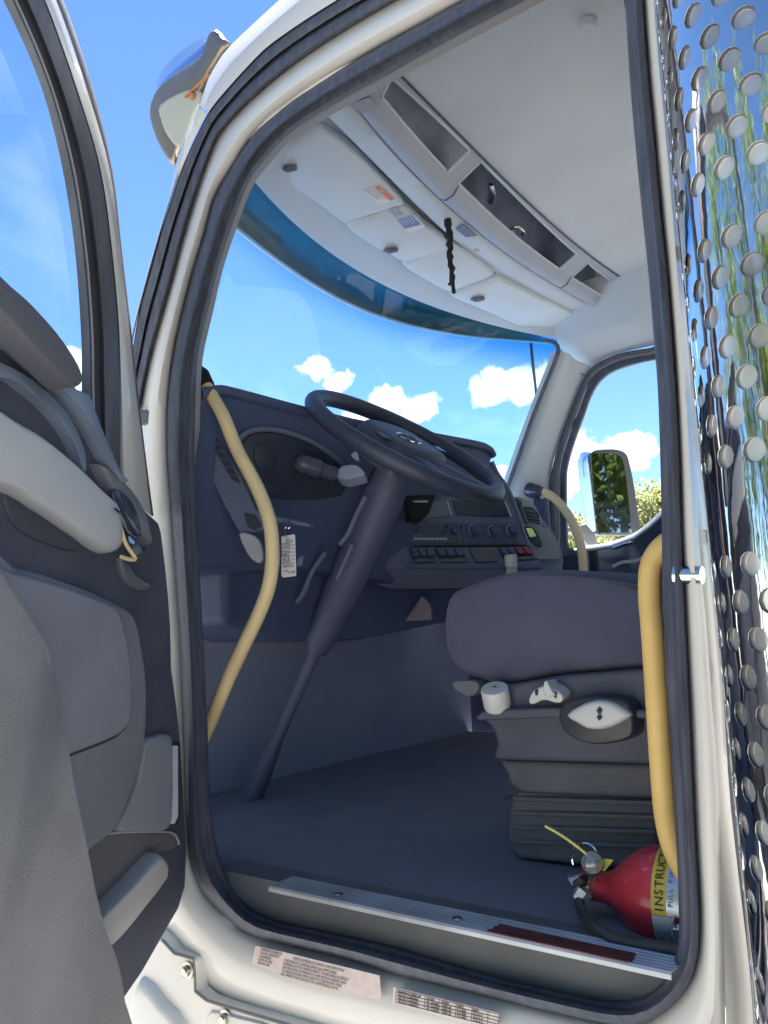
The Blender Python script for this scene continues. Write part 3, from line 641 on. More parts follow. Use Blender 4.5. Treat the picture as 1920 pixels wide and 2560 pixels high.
mb = MB(); mb.prism([MP.at(u, v, -.02) for u, v in [(1466, 1310), (1490, 1338), (1496, 1362), (1470, 1362), (1440, 1330), (1420, 1330), (1420, 1318)]], Vector((.05, -.05, 0))); mb.build('mirror_arm', mat('arm_grey', (.30, .31, .33), .4), mo, bevel=.004)
# antenna beyond the windshield
mb = MB(); mb.tube([onY(1326, 845, -3.05), onY(1332, 910, -3.05), onY(1338, 960, -3.05), onY(1344, 1020, -3.05), onY(1360, 1200, -3.05)], [.006, .007, .0055, .007, .008], 7); mb.build('antenna', mat('antenna_grey', (.08, .09, .10), .6, bump=.8, bscale=80), truck)

# ---- dash
DA = onY(560, 1100, -1.14); DB = onY(1010, 1365, -1.70)
hd = Vector((DB.x-DA.x, DB.y-DA.y, 0)).normalized()
dn = Vector((0, 0, 1)).cross(hd)
if dn.x > 0: dn = -dn
dn = (dn+Vector((0, 0, -.12))).normalized()
DP = Plane(DA, dn)
sil = [(470, 1000), (493, 983), (520, 975), (546, 973), (583, 979), (649, 996), (748, 1022), (788, 1034), (898, 1058), (1000, 1073), (1107, 1093), (1194, 1109), (1221, 1120), (1235, 1139), (1229, 1155), (1243, 1185), (1275, 1236), (1305, 1323), (1319, 1366), (1300, 1430), (1100, 1450), (1000, 1460), (900, 1440), (760, 1420), (640, 1420), (560, 1420), (500, 1420), (470, 1300)]
face = DP.pts(sil, 0)
mb = MB(); mb.prism(face, Vector((.30, 0, -.02))); dash = mb.build('dashboard', dash_m, truck, bevel=.012, seg=3)
# rounded brow of the hood
brow = [(500, 985), (546, 977), (583, 983), (649, 1000), (748, 1026), (898, 1062), (1000, 1077), (1107, 1097), (1194, 1113), (1222, 1124), (1232, 1140)]
mb = MB(); mb.tube(cat_rom(DP.pts(brow, .0), 6), .012, 10); mb.build('hood_brow', dash_m, dash)
# instrument cowl arch
mb = MB(); mb.tube(cat_rom(DP.pts([(590, 1135), (603, 1092), (649, 1073), (715, 1080), (782, 1106), (848, 1152), (880, 1190)], .008), 6), .006, 8); mb.build('cowl_arch', mat('cowl_edge', (.16,.185,.27), .35), dash)
q = sm([(610, 1100), (649, 1082), (715, 1090), (782, 1116), (840, 1155), (850, 1240), (640, 1240), (600, 1160)], 3)
mb = MB(); mb.prism(DP.pts(q, .001), dn*.004); cl = mb.build('instrument_panel', gloss_b, dash, bevel=.001)
for u, v, r_ in ((660, 1140, .030), (712, 1160, .030), (765, 1190, .028)):
    mb = MB(); mb.lathe(DP.at(u, v, .004), dn, ((0, r_), (.004, r_), (.004, r_-.003), (.002, r_-.004))); mb.build('gauge', gloss_b, cl)
# left end panel of the dash, next to the door
EP = Plane(onY(560, 1200, -1.13), (-.45, .9, .0))
q = [(488, 1050), (520, 1066), (562, 1130), (600, 1190), (640, 1275), (690, 1290), (775, 1308), (775, 1317), (690, 1304), (668, 1318), (640, 1330), (599, 1334), (560, 1265), (520, 1180), (490, 1100)]
mb = MB(); mb.prism(EP.pts(q, .0), EP.n*-.03); ep = mb.build('dash_end', dash_l, dash, bevel=.004)
mb = MB(); mb.prism(EP.pts([(524, 1096), (542, 1092), (592, 1190), (602, 1210), (580, 1198), (552, 1150)], .001), EP.n*.004); vo = mb.build('side_vent', gloss_b, ep, bevel=.002)
for k in range(5):
    u0, v0 = 534+k*11, 1106+k*20; mb = MB(); mb.prism(EP.pts([(u0-3, v0), (u0+14, v0+1), (u0+16, v0+5), (u0-2, v0+4)], .006), EP.n*.001); mb.build('vent_slat', dash_m, vo)
mb = MB(); mb.prism(EP.pts(sm([(601, 1336), (625, 1334), (652, 1350), (662, 1388), (657, 1408), (640, 1404), (622, 1384)], 2), .003), EP.n*.012); mb.build('knee_bolster', dash_p, ep, bevel=.004)
mb = MB(); mb.prism(EP.pts([(610, 1282), (640, 1288), (655, 1318), (640, 1328), (620, 1316)], .002), EP.n*.004); mb.build('switch_blank', gloss_b, ep, bevel=.002)
mb = MB(); mb.prism(EP.pts([(748, 1395), (762, 1388), (758, 1415), (744, 1415)], .0), EP.n*.01); mb.build('lever_tab', dash_l, ep, bevel=.002)
# lower dash, knee panel, footwell
mb = MB(); q = [(560, 1415), (700, 1415), (900, 1435), (1010, 1455), (1330, 1425), (1330, 1520), (1100, 1560), (900, 1600), (700, 1600), (560, 1560)]
mb.prism(DP.pts(q, -.06), Vector((.25, 0, 0))); mb.build('knee_panel', dash_m, truck, bevel=.02, seg=3)
mb = MB(); mb.box((1.78, -1.9, .0), .03, 1.75, 1.1); mb.box((1.70, -1.9, .36), .5, 1.75, .02); mb.build('firewall', mat('footwell_carpet', (.36, .41, .58), .9, bump=.5, bscale=250, var=.06, vscale=9), truck)  # carpet far lighter and bluer than real: glare veil put into its colour
# steering column and shroud
WC = onY(1015, 1112, -1.5); WN = Vector((-.60, .0, .80)).normalized()
ca_ = WC-WN*.05; 
ax = Vector((.55, 0, -.84)).normalized()
mb = MB(); mb.tube([ca_, WC+ax*.14, WC+ax*.34, WC+ax*.50, WC+ax*.54], [.042, .050, .045, .038, .026], 16); COLB = [WC+ax*.52, WC+ax*.80, WC+ax*.82, WC+ax*.9, WC+ax*1.15]
colm = mb.build('steering_column', mat('column_dark', (.085,.10,.175), .55, bump=.2), truck, ang=50)
mb = MB(); mb.tube(COLB, [.014, .014, .018, .024, .034], 14); mb.build('shaft_boot', mat('boot_dark', (.11, .13, .205), .8), colm, ang=50)
mb = MB()
for q in ([(915, 1240), (890, 1290), (870, 1335), (850, 1360)], [(815, 1380), (780, 1430), (760, 1480), (742, 1505)], [(882, 1360), (860, 1410), (842, 1450)]):
    mb2 = MB(); mb2.tube(cat_rom([onY(u, v, -1.40) for u, v in q], 5), .006, 8); mb2.build('column_glint', dash_l, colm)  # thin tubes stand in for highlight lines along the column
q = sm([(838, 1188), (846, 1170), (862, 1161), (892, 1161), (914, 1184), (890, 1192), (868, 1198), (850, 1196)], 2)
mb = MB(); mb.prism([onY(u, v, -1.40) for u, v in q], (.03, -.05, -.01)); mb.build('column_shroud', mat('shroud_lit', (.34, .41, .55), .45), colm, bevel=.006)  # pale blue colour stands for light falling on shroud and paddle
mb = MB(); mb.prism([onY(u, v, -1.40) for u, v in [(875, 1138), (893, 1122), (898, 1148), (890, 1152)]], (.01, -.02, 0)); mb.build('paddle', MATS['shroud_lit'], colm, bevel=.002)
s0, s1 = onY(745, 1156, -1.32), onY(838, 1186, -1.40)
mb = MB(); mb.tube([s0, s0.lerp(s1, .02), s0.lerp(s1, .1), s0.lerp(s1, .55), s0.lerp(s1, .6), s1], [.012, .019, .021, .021, .016, .016], 14); st = mb.build('stalk', mat('stalk_black', (.07,.085,.13), .3), colm, ang=40)
dv = (s0-s1).normalized(); mb = MB(); mb.lathe(s0, dv, ((0, .015), (.002, .014), (.002, .009), (.001, .006))); mb.build('stalk_cap', dash_l, st)
# steering wheel
wx = Vector((0, 1, 0)); wy = WN.cross(wx).normalized(); wx = wy.cross(WN)
WR = .228
sw = thing('steering_wheel', WC+Vector((0, 0, ZO))-Vector(truck.location), '', 'x')
del sw['label'], sw['category']; sw.parent = truck; WL[sw.name] = WC+Vector((0, 0, ZO))
rimp = [WC+wx*(WR*math.cos(a))+wy*(WR*math.sin(a)) for a in [2*math.pi*k/64 for k in range(64)]]
rows = []
for k in range(64):
    a = 2*math.pi*k/64; rd_ = (wx*math.cos(a)+wy*math.sin(a)); c = WC+rd_*WR
    rows.append([c+rd_*(.0192*math.cos(b))+WN*(.0192*math.sin(b)) for b in [2*math.pi*j/14 for j in range(14)]])
mb = MB(); mb.loft(rows, closed=True, wrap=True); mb.build('rim', wgrip, sw)
def wl_(x, y, h): return WC+wx*x+wy*y+WN*h
hub = [(-.085, .045), (-.07, .075), (0, .085), (.07, .075), (.085, .045), (.085, -.04), (.06, -.075), (0, -.085), (-.06, -.075), (-.085, -.04)]
hubs = [(p.x, p.y) for p in cat_rom([Vector((a, b, 0)) for a, b in hub], 4, True)]
mb = MB(); mb.pillow([wl_(x*1.15, y*1.12-.012, -.035) for x, y in hubs], WN, .05, .22, .02); mb.build('horn_pad', mat('horn_pad_vinyl', (.07,.085,.13), .45, bump=.3, bscale=300), sw, ang=50)
em = [(-.034, -.008), (-.028, .016), (0, .024), (.03, .016), (.036, -.006), (.02, -.018), (0, -.022), (-.022, -.018)]
mb = MB(); mb.tube([wl_(p.x, p.y-.002, .0165) for p in cat_rom([Vector((a, b, 0)) for a, b in em], 4, True)]+[wl_(-.034, -.010, .0165)], .0016, 6); mb.build('emblem', chrome, sw)
for x0, y0, x1, y1 in ((-.03, .07, -.08, .205), (.03, .07, .08, .205)):
    d_ = Vector((x1-x0, y1-y0, 0)).normalized(); n_ = Vector((-d_.y, d_.x, 0))*.026
    mb = MB(); mb.prism([wl_(x0+n_.x, y0+n_.y, -.012), wl_(x1+n_.x*.7, y1+n_.y*.7, -.005), wl_(x1-n_.x*.7, y1-n_.y*.7, -.005), wl_(x0-n_.x, y0-n_.y, -.012)], WN*.014); sp = mb.build('spoke', dash_m, sw, bevel=.004)
for s_ in (-1, 1):
    mb = MB(); mb.prism([wl_(s_*.105+a, .012+b, .008) for a, b in ((-.014, -.012), (.014, -.01), (.014, .014), (-.014, .016))], WN*.006); mb.build('wheel_button', gloss_b, sw, bevel=.002)
# centre stack, turned towards the driver
SP = Plane(onY(1012, 1365, -1.74), Vector((-.86, .42, .22)))
q = [(985, 1245), (1130, 1240), (1250, 1200), (1262, 1212), (1292, 1280), (1319, 1364), (1012, 1365), (1000, 1320)]
mb = MB(); mb.prism(SP.pts(q, 0), Vector((.22, -.06, 0))); stk = mb.build('centre_stack', dash_l, truck, bevel=.006)
mb = MB(); mb.tube(cat_rom(SP.pts([(1229, 1155), (1243, 1185), (1262, 1212), (1275, 1236), (1292, 1280), (1305, 1323), (1319, 1366)], -.004), 4), .007, 8); mb.build('stack_edge', mat('stack_edge_blue', (.13, .16, .22), .35), stk)
def panel(px, name, m_, par, off=.001, h=.004, bev=.002):
    mb = MB(); mb.prism(SP.pts(px, off), SP.n*h); return mb.build(name, m_, par, bevel=bev)
panel([(1050, 1301), (1069, 1252), (1118, 1254), (1127, 1290)], 'left_display', mat('display_grey', (.15,.17,.23), .3), stk)
panel([(1130, 1252), (1262, 1250), (1274, 1293), (1142, 1288)], 'right_display', gloss_b, stk)
panel([(1114, 1252), (1118, 1252), (1131, 1288), (1127, 1290)], 'bright_strip', dash_p, stk, .003)
panel([(1259, 1255), (1262, 1252), (1279, 1290), (1275, 1293)], 'bright_strip', dash_p, stk, .003)
mb = MB(); mb.prism(SP.pts([(990, 1256), (1068, 1253), (1067, 1258), (1052, 1300), (1040, 1312), (1005, 1312)], .006), SP.n*.05); mb.build('phone_mount', cord_m, stk, bevel=.006)
mb = MB(); mb.prism(SP.pts([(1030, 1253), (1068, 1252), (1068, 1257), (1036, 1257)], .057), SP.n*.004); mb.build('mount_edge', dash_p, stk)
rad_ = panel([(1034, 1307), (1142, 1307), (1146, 1359), (1020, 1359)], 'radio', mat('radio_black', (.07,.08,.12), .35), stk)
panel([(1040, 1314), (1100, 1313), (1102, 1332), (1040, 1333)], 'radio_display', gloss_b, rad_, .0055, .001, 0)
for k in range(8):
    u = 1034+k*10.6; panel([(u, 1345), (u+8, 1345), (u+8.4, 1350), (u, 1350)], 'radio_button', dash_p, rad_, .0055, .002, 0)
for u, v, r_ in ((1136, 1326, .013), (1109, 1331, .005), (1114, 1316, .005), (1041, 1326, .005)):
    mb = MB(); mb.lathe(SP.at(u, v, .005), SP.n, ((0, r_), (.010, r_*.9), (.010, r_*.7), (.008, r_*.6))); mb.build('radio_knob', dash_m, rad_, ang=40)
hv_ = panel([(1150, 1309), (1284, 1309), (1296, 1362), (1156, 1361)], 'climate_panel', mat('climate_black', (.07,.08,.12), .4), stk)
for u, v in ((1186, 1326), (1234, 1328), (1280, 1327)):
    mb = MB(); mb.lathe(SP.at(u, v, .005), SP.n, ((0, .019), (.003, .019), (.003, .016), (.014, .014), (.015, .011))); kn = mb.build('climate_knob', dash_m, hv_, ang=40)
    mb = MB(); rr = [SP.at(u, v, .009)]; t1 = SP.n.cross(Vector((0, 0, 1))).normalized(); t2 = SP.n.cross(t1)
    mb.tube([rr[0]+t1*(.0175*math.cos(a))+t2*(.0175*math.sin(a)) for a in [math.pi*(.95+1.3*k/16) for k in range(17)]], .0012, 5); mb.build('knob_ring', dash_p, kn)
# switch shelf
SH = Plane(onY(1012, 1366, -1.735), Vector((-.75, .36, .55)))
mb = MB(); mb.prism(SH.pts([(985, 1366), (1320, 1366), (1351, 1399), (1354, 1421), (1010, 1421), (965, 1410)]), Vector((.05, -.02, -.05))); shf = mb.build('switch_shelf', dash_l, truck, bevel=.004)
wells = [[(1022, 1370), (1078, 1369), (1090, 1406), (1036, 1408)], [(1084, 1369), (1150, 1369), (1172, 1405), (1102, 1407)], [(1170, 1370), (1230, 1369), (1245, 1405), (1190, 1407)], [(1243, 1369), (1316, 1368), (1345, 1399), (1262, 1403)]]
for i, q in enumerate(wells):
    mb = MB(); mb.prism(SH.pts(q, .001), SH.n*.003); wo = mb.build('switch_well', gloss_b, shf, bevel=.001)
    if i == 2: continue
    (x0, y0), (x1, y1), (x2, y2), (x3, y3) = q; nsw = 4 if i == 3 else 3
    for k in range(nsw):
        t0, t1 = (k+.1)/nsw, (k+.9)/nsw
        P = lambda t, s: ((x0+(x1-x0)*t)*(1-s)+(x3+(x2-x3)*t)*s, (y0+(y1-y0)*t)*(1-s)+(y3+(y2-y3)*t)*s)
        mb = MB(); mb.prism(SH.pts([P(t0, .12), P(t1, .12), P(t1, .62), P(t0, .62)], .004), SH.n*.008); so = mb.build('rocker_switch', red_sw if (i == 3 and k > 1) else dash_m, wo, bevel=.002)
mb = MB(); mb.prism(SH.pts([(1010, 1412), (1354, 1412), (1354, 1424), (1010, 1424)], .004), SH.n*.006); mb.build('shelf_edge', dash_m, shf, bevel=.002)
# passenger side of the dash
PPn = Vector((-.8, .6, .1)); PP = Plane(onY(1330, 1300, -2.2), PPn)
q = [(1281, 1240), (1300, 1243), (1330, 1256), (1350, 1284), (1387, 1332), (1408, 1379), (1412, 1400), (1405, 1450), (1290, 1450), (1320, 1366), (1292, 1280)]
mb = MB(); mb.prism(PP.pts(q), Vector((.4, -.1, 0))); pd_ = mb.build('passenger_dash', mat('dash_blue_grey', (.24,.28,.36), .5, bump=.3, bscale=400), truck, bevel=.008)
def pp(px, name, m_, off=.002, h=.006, bev=.003):
    mb = MB(); mb.prism(PP.pts(px, off), PP.n*h); return mb.build(name, m_, pd_, bevel=bev)
pp(sm([(1284, 1243), (1304, 1246), (1326, 1256), (1342, 1276), (1352, 1300), (1354, 1315), (1345, 1318), (1318, 1312), (1305, 1280)], 2), 'vent_bezel', dash_p)
vn = pp(sm([(1307, 1267), (1330, 1268), (1345, 1283), (1351, 1312), (1322, 1306)], 1), 'air_vent', gloss_b, .009, .002, 0)
for k in range(4):
    mb = MB(); u, v = 1309+k*4.5, 1274+k*9; mb.prism(PP.pts([(u, v), (u+28, v+4), (u+29, v+8), (u+1, v+4)], .012), PP.n*.002); mb.build('vent_slat', dash_l, vn)
gb = pp([(1305, 1311), (1340, 1315), (1374, 1323), (1392, 1356), (1398, 1385), (1400, 1400), (1332, 1400), (1322, 1366)], 'glove_box', mat('glovebox_grey', (.36, .38, .43), .5, bump=.3, bscale=400, var=.08))
mb = MB(); mb.prism(PP.pts(sm([(1310, 1317), (1332, 1320), (1346, 1340), (1354, 1362), (1350, 1368), (1332, 1358), (1320, 1340)], 2), .0085), PP.n*.004); lt = mb.build('latch', gloss_b, gb, bevel=.001)
mb = MB(); mb.prism(PP.pts([(1314, 1320), (1330, 1321), (1341, 1341), (1324, 1344)], .013), PP.n*.002); mb.build('latch_plate', chrome, lt, bevel=.001)
mb = MB(); mb.lathe(PP.at(1288, 1262, .004), PP.n, ((0, .016), (.012, .016), (.016, .010))); mb.build('dash_knob', gloss_b, pd_)

# ---- seat
fz_ = -.418
SY = -1.30
seat = thing('seat', onY(1400, 1990, SY-.2)+Vector((0, 0, ZO))-Vector(truck.location), '', 'x'); del seat['label'], seat['category']; seat.parent = truck; WL[seat.name] = seat.location+truck.location
seat.name = 'driver_seat'; WL[seat.name] = seat.location+truck.location
prof = [(1128, 1483), (1150, 1470), (1180, 1459), (1215, 1445), (1265, 1432), (1310, 1426), (1352, 1423), (1395, 1424), (1450, 1427), (1504, 1433), (1560, 1443), (1600, 1454), (1700, 1500), (1720, 1600), (1700, 1664), (1598, 1671), (1500, 1678), (1388, 1688), (1295, 1709), (1252, 1711), (1200, 1702), (1150, 1680), (1118, 1640), (1108, 1580), (1112, 1520)]
pr = [onY(u, v, SY) for u, v in sm(prof, 3)]; cc = sum(pr, Vector())/len(pr)
rows = []
for dy, sc in ((.015, .86), (.006, .95), (-.01, .99), (-.03, 1.0), (-.06, 1.0)): rows.append([cc+(p-cc)*sc+Vector((0, dy, 0)) for p in pr])
for dy in (-.12, -.3, -.44): rows.append([p+Vector((0, dy, .0 if p.z > cc.z else 0)) for p in pr])
mb = MB(); mb.loft(rows, closed=True, caps=True); mb.build('cushion', seat_m, seat, ang=60)
mb = MB(); mb.tube(cat_rom([onY(u, v+13, SY+.0125) for u, v in ((1150, 1478), (1215, 1449), (1265, 1436), (1352, 1427), (1450, 1430), (1560, 1444), (1640, 1462))], 5), .0022, 6); mb.build('piping', mat('piping_dark', (.07,.07,.09), .7), seat)
mb = MB(); mb.prism([Vector((x, -1.27, z)) for x, z in ((.40, .02), (.425, .06), (.41, .40), (.39, .75), (.36, .76), (.345, .4), (.345, .02))], (0, -.48, 0)); mb.build('backrest', seat_m, seat, bevel=.03, seg=3)
SKp = Plane(onY(1400, 1800, SY+.03), (-.0, 1, .0))
q = [(1202, 1792), (1215, 1745), (1240, 1715), (1300, 1706), (1388, 1690), (1598, 1672), (1720, 1664), (1720, 1920), (1640, 1914), (1500, 1908), (1300, 1903), (1228, 1900), (1240, 1860), (1232, 1830)]
mb = MB(); mb.prism(SKp.pts(q), (0, -.05, 0)); mb.build('side_skirt', seat_p, seat, bevel=.01, seg=3)
q = [(1206, 1790), (1225, 1773), (1300, 1768), (1400, 1764), (1700, 1772), (1700, 1792), (1400, 1790), (1218, 1797)]
mb = MB(); mb.prism(SKp.pts(q, .0), (0, .028, 0)); mb.build('skirt_ledge', seat_p, seat, bevel=.006, seg=3)
q = sm([(1402, 1790), (1410, 1765), (1440, 1747), (1490, 1739), (1540, 1742), (1578, 1755), (1592, 1790), (1590, 1835), (1560, 1852), (1500, 1860), (1450, 1850), (1415, 1825)], 3)
mb = MB(); mb.pillow(SKp.pts(q, .028), (0, 1, 0), .012, .10, .026); bz = mb.build('switch_bezel', mat('bezel_black', (.05,.052,.07), .35), seat, ang=60)
q = [(1419, 1787), (1450, 1764), (1480, 1752), (1505, 1749), (1535, 1755), (1565, 1772), (1580, 1787), (1560, 1803), (1530, 1817), (1500, 1823), (1470, 1820), (1445, 1806)]
mb = MB(); mb.pillow(SKp.pts(sm(q, 2), .041), (0, 1, 0), .011, .35, .004); ov = mb.build('oval_switch', white_p, seat, ang=50)
ar = [(0, 20), (17, 6), (8, 6), (8, -1), (-8, -1), (-8, 6), (-17, 6)]
mb = MB(); mb.prism([SKp.at(1499+a*.5, 1766-(b-20)*.85, .0535) for a, b in ar], (0, .001, 0)); mb.build('arrow_mark', ink, ov, smooth=False)
mb = MB(); mb.prism([SKp.at(1499+a*.48, 1802+(b-20)*.75, .0535) for a, b in ar], (0, .001, 0)); mb.build('arrow_mark', ink, ov, smooth=False)
# white round knob
ka, kb = SKp.at(1246, 1760, .03), SKp.at(1240, 1733, .03)
mb = MB(); kax = Vector((-.12, .42, .9)).normalized(); kc = SKp.at(1245, 1768, .012)
mb.lathe(kc, kax, ((0, .022), (.004, .0235), (.034, .0235), (.037, .022), (.038, .015)), 32); kn = mb.build('white_knob', white_p, seat, ang=50)
kt = kc+kax*.0385; t1 = kax.cross(Vector((0, 1, 0))).normalized(); t2 = kax.cross(t1)
mb = MB(); mb.prism([kt+t1*(a*.001)+t2*(b*.001) for a, b in ((-9, -1), (-2, 2), (-1, -1), (8, 2), (2, 0), (1, 4))], kax*.0006); mb.build('knob_mark', ink, kn, smooth=False)
# rocker with a fin
q = sm([(1320, 1758), (1326, 1735), (1340, 1721), (1360, 1716), (1380, 1720), (1398, 1732), (1407, 1745), (1400, 1757), (1385, 1757), (1368, 1752), (1350, 1752), (1334, 1761)], 2)
mb = MB(); mb.prism(SKp.pts(q, .036), (0, -.036, .004)); rk = mb.build('rocker_knob', white_p, seat, bevel=.004, seg=3)
q = [(1356, 1722), (1360, 1703), (1366, 1701), (1371, 1712), (1380, 1728), (1388, 1738), (1366, 1745)]
mb = MB(); mb.prism(SKp.pts(q, .044), (0, -.034, .0)); mb.build('rocker_fin', white_p, rk, bevel=.003, seg=3)
for u, v in ((1342, 1731), (1389, 1737)):
    mb = MB(); mb.prism(SKp.pts(sm([(u-4, v-7), (u+2, v-9), (u+4, v-2), (u+2, v+3), (u+3, v+7), (u-2, v+8), (u-4, v+2)], 1), .0375), (0, .001, 0)); mb.build('rocker_mark', ink, rk, smooth=False)
q = sm([(1130, 1706), (1150, 1702), (1185, 1702), (1198, 1715), (1190, 1732), (1172, 1742), (1150, 1732), (1134, 1722)], 2)
mb = MB(); mb.prism(SKp.pts(q, .0), (0, -.06, 0)); mb.build('tilt_lever', seat_b, seat, bevel=.008)
q = [(1240, 1900), (1640, 1912), (1640, 1998), (1303, 1984), (1272, 1965), (1262, 1930)]
mb = MB(); mb.prism([onY(u, v, SY-.01) for u, v in q], (0, -.4, 0)); mb.build('base_cover', seat_b, seat, bevel=.012, seg=3)
q = [(1290, 1975), (1640, 1990), (1650, 2180), (1500, 2170), (1290, 2150), (1262, 2100), (1270, 2020)]
mb = MB(); mb.prism([onY(u, v, SY-.03) for u, v in q], (0, -.38, 0)); mb.build('pedestal', seat_b, seat, bevel=.012, seg=3)
mb = MB(); mb.tube([onY(1259, 1999, SY+.0), onY(1279, 1990, SY+.0)], .0025, 6); mb.build('release_wire', chrome, seat)
mb = MB(); mb.tube(cat_rom([onY(u, v, SY+.001) for u, v in ((1150, 1500), (1142, 1560), (1146, 1620), (1168, 1668))], 5), .0016, 6); mb.build('piping', MATS['piping_dark'], seat)
for k in range(4):
    mb = MB(); z_ = onY(1400, 1993+k*34, SY-.02).z
    mb.tube([onY(1285, 1996+k*36, SY-.03), onY(1400, 2000+k*36, SY-.022), onY(1640, 2008+k*36, SY-.022)], .004, 8); mb.build('bellows_fold', seat_b, seat)
# second seat, mostly hidden: top of the passenger cushion is below sight
ps_ = thing('passenger_seat', Vector((.75, -2.4, fz_+ZO))-Vector(truck.location), '', 'x'); del ps_['label'], ps_['category']; ps_.parent = truck; WL[ps_.name] = ps_.location+truck.location
mb = MB(); mb.prism([Vector((x, -2.14, z)) for x, z in ((.36, -.10), (.92, -.10), (.95, -.03), (.90, .04), (.5, .03), (.36, .02))], (0, -.50, 0)); mb.build('cushion', seat_m, ps_, bevel=.03, seg=3)
mb = MB(); mb.prism([Vector((x, -2.14, z)) for x, z in ((.36, .0), (.44, .05), (.42, .40), (.39, .75), (.36, .76), (.345, .4), (.345, .02))], (0, -.50, 0)); mb.build('backrest', seat_m, ps_, bevel=.03, seg=3)
mb = MB(); mb.prism([Vector((x, -2.18, z)) for x, z in ((.40, fz_), (.85, fz_), (.88, -.10), (.40, -.10))], (0, -.42, 0)); mb.build('base_cover', seat_b, ps_, bevel=.012)
# centre console: bottle and boot
mb = MB(); q = [(1010, 1553), (1055, 1488), (1077, 1514), (1080, 1551)]; mb.prism([onY(u, v, -1.75) for u, v in q], (.03, -.05, 0)); mb.build('lever_boot', brown, truck, bevel=.006)
# ---- floor, sill, scuff plate
mb = MB(); fz = -.418
mb.box((1.07, -1.9, fz-.02), 1.46, 1.70, .04); mb.build('floor_mat', floor_m, truck)
mb = MB(); sp_ = [(617, 2262), (600, 2235), (671, 2222), (1000, 2296), (1388, 2374), (1610, 2432), (1700, 2440), (1680, 2460), (1610, 2496), (1516, 2510), (1388, 2484), (1222, 2444), (1000, 2378), (834, 2340), (675, 2304)]
top_e = strip([(500, 2182), (560, 2196), (671, 2221), (1000, 2294), (1216, 2331), (1388, 2373), (1610, 2431), (1740, 2464)], -1.0, 40)
top_e = [Vector((p.x, -1.03, -.415)) for p in top_e]
bot_e = strip([(500, 2240), (560, 2256), (617, 2270), (675, 2300), (834, 2336), (1000, 2374), (1222, 2440), (1388, 2479), (1516, 2505), (1600, 2520), (1740, 2520)], -1.03, 40)
mid_e = [a.lerp(b, .55)+Vector((0, .012, 0)) for a, b in zip(top_e, bot_e)]
mb.loft([[p+Vector((0, -.065, 0)) for p in top_e], top_e, mid_e, [p+Vector((0, .01, 0)) for p in bot_e], [p+Vector((0, -.05, -.03)) for p in bot_e]]); mb.build('sill', sill_m, truck, ang=60)
sc_px = [(671, 2220), (736, 2193), (1000, 2247), (1194, 2286), (1471, 2344), (1582, 2378), (1690, 2402), (1690, 2426), (1610, 2431), (1388, 2372), (1216, 2330), (1000, 2294)]
zc = -.405
L = [onZ(u, v, zc) for u, v in sc_px]
y_out = sum(p.y for p in (L[0], L[8], L[9], L[10], L[11]))/5; y_in = sum(p.y for p in (L[1], L[2], L[3], L[4]))/4
x0, x1 = L[0].x, onZ(1690, 2426, zc).x+.02
mb = MB(); nr = 7
prof = []
for k in range(nr):
    ya, yb = y_out+(y_in-y_out)*k/nr, y_out+(y_in-y_out)*(k+1)/nr
    prof += [(ya, 0), (ya+(yb-ya)*.3, .003), (ya+(yb-ya)*.7, .003), (yb, 0)]
prof = [(y_out+.001, -.005)]+prof+[(y_in-.002, -.012)]
def xs(y): t = (y-y_out)/(y_in-y_out); return L[0].x+(L[1].x-L[0].x)*t
mb.loft([[Vector((x1-.02, y, zc+z)) for y, z in prof], [Vector(((xs(y)+x1)/2, y, zc+z)) for y, z in prof], [Vector((xs(y), y, zc+z)) for y, z in prof]], caps=False)
scf = mb.build('scuff_plate', alu, truck, ang=25)
mb = MB(); mb.prism([onZ(u, v, zc+.0045) for u, v in [(1216, 2327), (1224, 2321), (1230, 2323), (1236, 2314), (1243, 2315), (1249, 2309), (1588, 2382), (1580, 2398), (1568, 2404)]], (0, 0, -.0012)); mb.build('bare_patch', redb, scf, smooth=False)
for u, v in ((845, 2236), (1143, 2297)):
    mb = MB(); mb.lathe(onZ(u, v, zc+.003), (0, 0, 1), ((0, .007), (.002, .006), (.003, .002))); mb.build('screw', screw_m, scf)
# sill labels, on the painted step under the seal
wmid = lambda t: ring(lerp(W2, W1, t), -.972)
LP = Plane(onY(1000, 2480, -.9705), (0, 1, .02))
def labelbox(px, name, m_): mb = MB(); mb.prism(LP.pts(px, .0), (0, .0012, 0)); return mb.build(name, m_, truck, smooth=False)
l1 = labelbox([(640, 2364), (705, 2378), (950, 2438), (955, 2500), (800, 2472), (630, 2408)], 'certificate_label', mat('label_film', (.72, .66, .63), .5, var=.12, vscale=60, var2=(.70, .52, .50)))
dx = LP.at(900, 2430, .002)-LP.at(700, 2381, .002); up = Vector((0, 0, 1))
for i, s_ in enumerate(['MANUFACTURED BY', 'TRUCK COMPANY', 'A DIVISION', 'DATE 05 2026', 'VIN 000 000']): text(s_, LP.at(652-i*2, 2376+i*8.4, .0025), dx, up, .0050, inkg, l1)
for i, s_ in enumerate(['VEHICLE EMISSION CONTROL INFORMATION', 'THIS VEHICLE COMPLIES WITH ALL APPLICABLE', 'FEDERAL MOTOR VEHICLE SAFETY STANDARDS IN EFFECT', 'ON THE DATE OF MANUFACTURE SHOWN ABOVE AND', 'TO REGULATIONS APPLICABLE TO THIS MODEL YEAR', 'SEE OPERATORS MANUAL FOR ADDITIONAL DATA']): text(s_, LP.at(712-i*2+(20 if i == 0 else 0), 2395+i*8.6+(4 if i == 0 else 0), .0025), dx, up, .0050, inkg, l1)
l2 = labelbox([(985, 2466), (1250, 2532), (1240, 2580), (982, 2506)], 'tyre_label', mat('label_film2', (.74, .68, .64), .5, var=.1, vscale=50, var2=(.72, .58, .54)))
